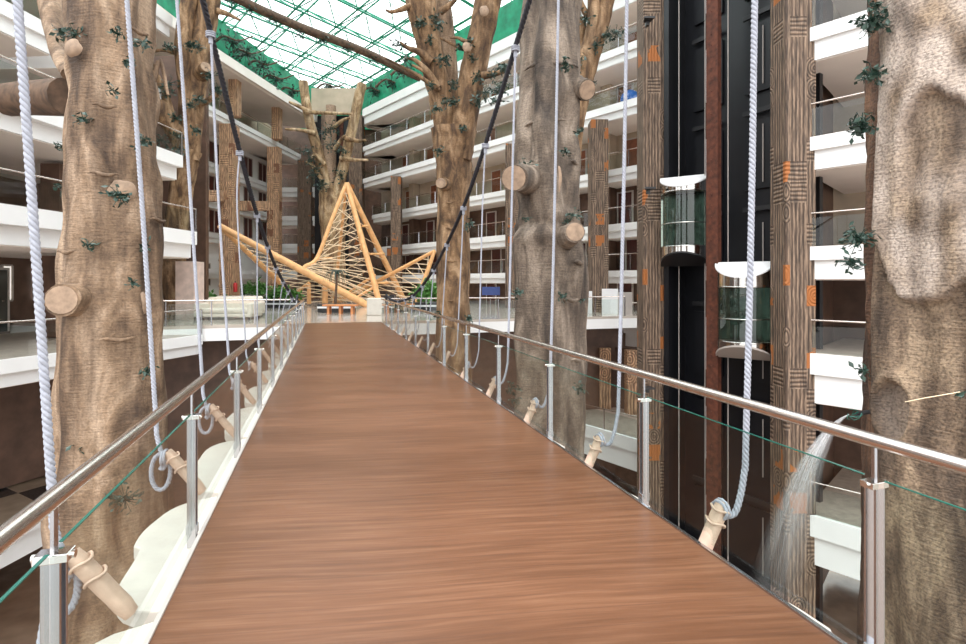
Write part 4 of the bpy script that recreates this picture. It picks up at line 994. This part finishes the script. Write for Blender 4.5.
for sg, s0, nm, tab, tb in ((-1, 3.35, 'left', CL, -2.1), (1, 2.9, 'right', CR, 1.93)):
    for k in range(11 if sg < 0 else 12):
        s = s0+(1.64 if sg < 0 else 1.52)*k; tc_, zc = cab_at(tab, s)
        far = k > 3
        tip_t = sg*(HW+(.46 if sg < 0 else .19)); tip_z = .3 if sg < 0 else .26
        bot_t = tb; zb = .22 if sg < 0 else .3
        # rope: from the cable down, curving in to the log end
        lpnt = [B(s-.0, tc_, zc), B(s, bot_t+(-.13 if sg < 0 else .06), 3.0 if zc > 4 else (zc+.9)*.5), B(s, bot_t, .75), B(s, bot_t-.02*sg, .42), B(s+.0, bot_t-.08*sg, .2), B(s+.01, tip_t+.05*sg, .16), B(s, tip_t-.02*sg, .25)]
        if zc <= 4: lpnt[1] = B(s, tc_+(bot_t-tc_)*.5, .75+(zc-.75)*.5)
        if zc < 2.2: lpnt = [lpnt[0]]+lpnt[2:]
        if zc < 1.4: lpnt = [B(s, tc_, zc)]+lpnt[2:]
        sp = smooth_pts([tuple(q) for q in lpnt], 8)
        rp = thing('hanging_rope', '%s twisted white rope hanging along the %s side, counted from the viewer' % (ORD[k], nm), 'rope', B(s, tc_, zc), 'hanging ropes of the %s side' % nm)
        Rr = .021 if k == 0 else .018 if not far else .015
        twisted(sp, Rr, .1 if not far else .16, 3, 7 if not far else 5, 8 if not far else 5).build('strand', M['rope'], rp)
        mb = MB(); 
        for dz in (-.05, 0, .05): 
            c0 = B(s, tc_, zc-.03+dz*.6)
            mb.tube([c0+Vector((.058*math.cos(a*PI/5), .058*math.sin(a*PI/5), 0)) for a in range(11)], .013, 6, cap=False)
        mb.tube([B(s, tc_, zc+.04), B(s, tc_, zc-.16)], .03, 8)
        mb.build('knot', M['rope'], rp)
        if k in (0, 1, 2) and sg < 0:
            c0 = B(s+.02, tip_t-.05, tip_z-.17)
            lp_ = [c0+Vector((NN[0]*.07*math.cos(a), NN[1]*.07*math.cos(a), .15*math.sin(a))) for a in [PI/2+PI*2*i/24 for i in range(25)]]
            twisted(lp_, .018, .09, 3, 6, 8).build('loop', M['rope'], rp)
        if k == 0 and sg < 0:
            tl = smooth_pts([tuple(B(s, tip_t-.05, tip_z-.05)), tuple(B(s-.12, tip_t-.08, -.1)), tuple(B(s-.2, tip_t-.05, -.6)), tuple(B(s-.25, tip_t, -1.3))], 6)
            twisted(tl, .021, .1, 3, 6, 8).build('tail', M['rope'], rp)
        if k < 5:
            c0 = B(s, tip_t, tip_z-.05); mb = MB()
            for q in range(2):
                mb.tube([c0+Vector((ND[0]*.062*math.cos(a)+NN[0]*(.02*q-.03), ND[1]*.062*math.cos(a)+NN[1]*(.02*q-.03), .055*math.sin(a)+.01*q)) for a in [2*PI*i/12 for i in range(13)]], .011, 6, cap=False)
            mb.build('lashing', M['rope'], rp)
        # log
        lg = thing('tilted_log', '%s tilted pale log on the %s bridge edge, counted from the viewer' % (ORD[k], nm), 'log', B(s, sg*(HW+.05), -.08), 'tilted logs of the %s side' % nm)
        a = B(s+.02, sg*(HW+(.2 if sg < 0 else .03)), -.075); b_ = B(s, tip_t, tip_z)
        d = (b_-a)
        def rnd_bar(mb, a, b, w1, h1):
            dd = (b-a).normalized(); s_ = Vector((ND[0], ND[1], 0)); u_ = s_.cross(dd).normalized(); nseg = 12; m_ = 7; vs = []
            for i in range(m_+1):
                p = a.lerp(b, i/m_); sc = (.82 if i in (0, m_) else 1)*(1+.06*noise.noise(Vector((i*.9, s, 0))))
                for q in range(nseg):
                    an = 2*PI*q/nseg; ex = abs(math.cos(an))**.55*(1 if math.cos(an) > 0 else -1); ey = abs(math.sin(an))**.55*(1 if math.sin(an) > 0 else -1)
                    vs.append(p+s_*ex*w1*sc+u_*ey*h1*sc)
            fs = [(i*nseg+q, i*nseg+(q+1) % nseg, (i+1)*nseg+(q+1) % nseg, (i+1)*nseg+q) for i in range(m_) for q in range(nseg)]
            mb.add(vs, fs, True); mb.add(vs[:nseg], [list(range(nseg))]); mb.add(vs[-nseg:], [list(range(nseg))])
        mb = MB(); rnd_bar(mb, a, b_, .05 if sg < 0 else .045, .036); mb.build('log_body', M['peg'], lg)
        if k < 5:
            for f in (.62, .85):
                p = a.lerp(b_, f); dd = d.normalized(); s_ = Vector((ND[0], ND[1], 0)); u_ = s_.cross(dd).normalized()
                mb = MB(); mb.tube([p+s_*.066*math.cos(q*PI/8)+u_*.054*math.sin(q*PI/8)+dd*.01*math.sin(q) for q in range(17)], .008, 6, cap=False); mb.build('twine', M['peg'], lg)
    # scalloped edge boards
    for k in range(-1, 13):
        SP = 1.64 if sg < 0 else 1.52
        s = s0+SP*(k-.5); 
        if s > SE-.8: continue
        ln = SP*(.97 if sg < 0 else .62); poly = []; nn_ = 26
        for i in range(nn_+1):
            u = -1+2*i/nn_
            o = (.44 if sg < 0 else .2)*(1-abs(u)**(5 if sg < 0 else 3))**.5*(1+.1*noise.noise(Vector((u*1.7, k*3.1, sg))))+(.05 if u > -.0 else 0)
            poly.append(tuple(B(s+u*ln/2, sg*(HW-.04+max(.03, o)), 0)[:2]))
        poly.append(tuple(B(s+ln/2, sg*(HW-.08), 0)[:2])); poly.append(tuple(B(s-ln/2, sg*(HW-.08), 0)[:2]))
        mb = MB(); mb.prism(poly, -.2, -.1); tag(mb.build('edge_board', M['board'], bevel=.012), '%s rounded cream board under the %s bridge edge, from the viewer' % (ORD[k+1], nm), 'board', 'rounded boards of the %s side' % nm)

# ------------------------------------------------------------------ timber sculpture
sc_ = thing('timber_sculpture', 'spiky orange timber frame sculpture with woven strands on the platform', 'sculpture', P(350, 303, 38)*Vector((1,1,0)) if False else Vector((P(350, 303, 38).x, 38, 0)))
V = dict(LT=P(219.5, 226, 31), F1=P(367.6, 305.5, 35.5), F2=P(302, 303, 40), PK=P(346.6, 183, 37), R1=P(380, 305, 36.5), R2=P(405, 302.5, 42), BL=P(334, 302.5, 42), RT=P(434.6, 251, 35), RA=P(338, 302, 42), RB=P(415, 306.5, 35.5), EL=P(317, 258, 36), TB=P(303, 269, 33.6), MB_=P(308, 303, 38))
def beam(a, b, r, name='beam'):
    a = V[a] if isinstance(a, str) else a; b = V[b] if isinstance(b, str) else b
    mb = MB(); r *= .8; mb.tube([a, a.lerp(b, .5), b], [r*.8, r, r*1.05], 8); mb.build(name, M['orange'], sc_)
beam('LT', 'F1', .3); beam('LT', 'F2', .24); beam('PK', 'R1', .26); beam('PK', 'R2', .28); beam('PK', 'BL', .16)
beam('RT', 'RA', .2); beam('RT', 'RB', .2)
mb = MB(); cv = [tuple(V['PK']), tuple(P(331, 222, 36.5)), tuple(V['EL']), tuple(P(306, 266, 35)), tuple(V['TB'])]; cvs = smooth_pts(cv, 6); mb.tube(cvs, .15, 8); mb.build('beam', M['orange'], sc_)
beam(P(353, 206, 37), P(362, 250, 37), .12); beam(P(362, 226, 37.4), P(368, 226, 37.8), .12); beam(P(370, 254, 37), P(384, 254, 38.6), .12); beam(P(377, 283, 37), P(396, 283, 39), .13)
beam(P(352, 300, 36), P(378, 285, 36.8), .14); beam(P(340, 298, 39), P(375, 275, 37), .14); beam(P(292, 296, 38), P(309, 283, 37), .15); beam(P(309, 283, 37), P(309, 304, 37), .2); beam(P(325, 283, 36), P(325, 306, 36), .25)
beam(P(315, 259, 36), P(332, 258, 37), .1)
net = MB()
def lerp_path(pth, t):
    pth = [Vector(p) for p in pth]; n = len(pth)-1; x = t*n; i = min(int(x), n-1); return pth[i].lerp(pth[i+1], x-i)
def weave(A, Bp, n, sk=0, r=.032):
    for i in range(n):
        t = (i+.5)/n; t2 = t+sk
        if 0 <= t2 <= 1: net.tube([lerp_path(A, t), lerp_path(Bp, t2)], r, 4)
pk_el = cvs; legR = [V['PK'], V['R1']]; bl = [V['PK'], V['BL']]
weave(pk_el, legR, 17); weave(bl, legR, 12, .12); weave(pk_el, bl, 12, -.1); weave(bl, legR, 10, -.14); weave(pk_el, [V['PK'], V['F1']], 9, .15)
weave([V['LT'], V['F1']], [V['LT'], V['F2']], 15, .1); weave([V['LT'], V['F1']], [V['LT'], V['F2']], 15, -.12)
weave([V['RT'], V['RA']], [V['RT'], V['RB']], 12, .04); weave([V['RT'], V['RA']], [V['RT'], V['RB']], 9, .3); weave(legR, [V['PK'], V['R2']], 8, .05)
weave([V['TB'], V['F1']], [V['BL'], V['R1']], 8); weave([V['EL'], V['BL']], [V['R1'], V['R2']], 6)
ow = net.build('woven_strand', M['net'], sc_); ow['kind'] = 'stuff'

# ------------------------------------------------------------------ platform furniture
def sofa(c, w_, d_, h_, lab):
    t = thing('daybed', lab, 'sofa', (c.x, c.y, 0))
    mb = MB(); mb.box((c.x, c.y, .22), (w_, d_, .16)); mb.build('base', M['fabric'], t, bevel=.04)
    mb = MB(); mb.box((c.x, c.y, .42), (w_*.98, d_*.95, .22)); mb.build('seat_cushion', M['fabric'], t, bevel=.08)
    mb = MB(); mb.box((c.x, c.y+d_*.42, .72), (w_*.94, .28, .62)); mb.build('backrest', M['fabric'], t, bevel=.1)
    for sx in (-1, 1):
        mb = MB(); mb.box((c.x+sx*w_*.47, c.y, .5), (.24, d_, .55)); mb.build('armrest', M['fabric'], t, bevel=.08)
        for sy in (-1, 1):
            mb = MB(); mb.box((c.x+sx*w_*.43, c.y+sy*d_*.4, .07), (.14, .14, .14)); mb.build('leg', M['log'], t)
sofa(Vector((-11.9, 23.4, 0)), 2.6, 1.2, .9, 'long cream cushioned sofa at the left edge of the platform')
sofa(Vector((-12.7, 25.6, 0)), 2.6, 1.1, .9, 'cream cushioned sofa behind the one at the platform edge')
def bench(c, w_, lab):
    t = thing('bench', lab, 'bench', (c.x, c.y, 0))
    mb = MB(); mb.box((c.x, c.y, .48), (w_, .6, .09)); mb.build('seat', M['woodb'], t, bevel=.02)
    for sx in (-.34, 0, .34):
        mb = MB(); mb.box((c.x+sx*w_, c.y, .22), (.12, .45, .44)); mb.build('leg', M['woodb'], t)
bench(Vector((P(341, 310, 27.5).x, 27.5, 0)), 1.9, 'orange wooden bench in front of the palm planter')
def planter(c, w_, d_, lab, kind='bush', h=1.0, ph=.5):
    t = thing('planter', lab, 'planter', (c.x, c.y, 0))
    mb = MB(); mb.box((c.x, c.y, ph/2), (w_, d_, ph)); mb.build('box', M['blackm'], t, bevel=.03)
    mb = MB(); mb.box((c.x, c.y, ph*.6), (w_*1.02, d_*1.02, ph*.22)); mb.build('stripe', M['panel'], t)
    if kind == 'bush':
        leaves(t, (c.x, c.y, ph+h*.45), h*.55*1.1, 150, int(c.x*10), 'leafb', .3, 'foliage')
        leaves(t, (c.x+w_*.3, c.y, ph+h*.35), h*.45, 100, int(c.x*10)+1, 'leafb', .28, 'foliage')
        leaves(t, (c.x-w_*.3, c.y, ph+h*.35), h*.45, 100, int(c.x*10)+2, 'leafb', .28, 'foliage')
    else:
        mb = MB(); mb.tube([(c.x-.1, c.y, ph), (c.x-.05, c.y, ph+.8), (c.x, c.y, ph+1.7)], [.09, .07, .06], 10); mb.build('stem', M['log'], t)
        mb = MB()
        for k in range(18):
            a = 2*PI*k/18; q = .9+.2*(k % 3); pts = [Vector((c.x, c.y, ph+1.7)), Vector((c.x+.3*math.cos(a), c.y+.3*math.sin(a), ph+1.95)), Vector((c.x+.55*q*math.cos(a), c.y+.55*q*math.sin(a), ph+1.65)), Vector((c.x+.65*q*math.cos(a), c.y+.65*q*math.sin(a), ph+1.15))]
            sp = smooth_pts([tuple(p) for p in pts], 4); sv = Vector((-math.sin(a), math.cos(a), 0))*.05
            vs = []; 
            for i, p in enumerate(sp):
                p = Vector(p); wdt = 1-i/len(sp); vs += [p-sv*wdt, p+Vector((0,0,.02)), p+sv*wdt]
            mb.add(vs, [(3*i+j, 3*i+j+1, 3*i+j+4, 3*i+j+3) for i in range(len(sp)-1) for j in (0, 1)], True)
        mb.build('fronds', M['leaf'], t)
planter(Vector((P(337, 305, 29).x, 29, 0)), 2.0, .8, 'black planter box with a small palm behind the wooden bench', 'palm')
planter(Vector((P(431, 305, 31).x, 31, 0)), 2.4, .9, 'black planter with leafy bush right of the sculpture', 'bush', 1.5)
planter(Vector((P(283, 300, 34).x, 34, 0)), 2.6, .8, 'black planter with bushes left of the sculpture', 'bush', 1.2)
planter(Vector((P(254, 300, 43).x, 43, 0)), 2.2, .8, 'planter with shrubs behind the left planter', 'bush', 1.6)
planter(Vector((P(212, 297, 34).x, 34, 0)), 3.0, .8, 'low planter by the white ground floor wall', 'bush', .5)
planter(Vector((P(358, 302, 45).x, 45, 0)), 2.4, .8, 'planter inside the legs of the sculpture', 'bush', 1.1)
mb = MB(); c = P(376, 305, 26.5); mb.box((c.x, c.y, .45), (.85, .6, .9)); tag(mb.build('plinth', M['board'], bevel=.04), 'pale block plinth at the right end of the bridge', 'plinth')
def chair(c, rz, lab):
    t = thing('cafe_chair', lab, 'chair', (c.x, c.y, 0)); R = Matrix.Rotation(rz, 3, 'Z')
    def bx(nm, o, s, m='blackm'):
        mb = MB(); mb.box(Vector((c.x, c.y, 0))+R @ Vector(o), s, rz=rz); mb.build(nm, M[m], t)
    bx('seat', (0,0,.45), (.48,.48,.06), 'woodb'); bx('backrest', (0,.23,.75), (.46,.04,.35))
    for x in (-.2, .2):
        for y in (-.2, .2): bx('leg', (x, y, .21), (.04,.04,.42))
def table(c, lab):
    t = thing('cafe_table', lab, 'table', (c.x, c.y, 0))
    mb = MB(); mb.tube([(c.x, c.y, .7), (c.x, c.y, .74)], .45, 20); mb.build('tabletop', M['log'], t)
    mb = MB(); mb.tube([(c.x, c.y, .03), (c.x, c.y, .7)], .04, 8); mb.build('leg', M['blackm'], t)
    mb = MB(); mb.tube([(c.x, c.y, 0), (c.x, c.y, .03)], .25, 14); mb.build('base', M['blackm'], t)
for i, (px, Y, rz) in enumerate(((388, 29, .3), (399, 31, 1.9), (410, 29.5, -1.2), (394, 33, 3.0))):
    p = P(px, 300, Y); chair(p, rz, 'dark cafe chair right of the bridge end, %s from the left' % ('first', 'third', 'rightmost', 'second')[i])
p = P(400, 300, 29.6); table(p, 'round cafe table among the dark chairs right of the bridge end')
a = P(235, 287, 40)
t = thing('fire_extinguisher', 'red fire extinguisher on the leftmost tan pillar', 'extinguisher', (a.x, 40.05, a.z-.4))
mb = MB(); mb.tube([(a.x, 40.05, a.z-.4), (a.x, 40.05, a.z+.25), (a.x, 40.05, a.z+.35)], [.16, .16, .06], 12); mb.build('cylinder', M['red'], t)
mb = MB(); mb.tube([(a.x, 40.05, a.z+.35), (a.x, 40.05, a.z+.46)], .05, 8); mb.build('valve', M['blackm'], t)
# balustrade of the platform edge
e1 = B(SE, -8.3, 0); e2 = B(SE, -1.9, 0); balustrade([tuple(e2[:2]), tuple(e1[:2])][::-1], 0, 'glass balustrade on the platform edge left of the bridge end', 1.6)
e1 = B(SE, 1.9, 0); e2 = B(SE, 14, 0); balustrade([tuple(e1[:2]), tuple(e2[:2])], 0, 'glass balustrade on the platform edge right of the bridge end', 1.7)
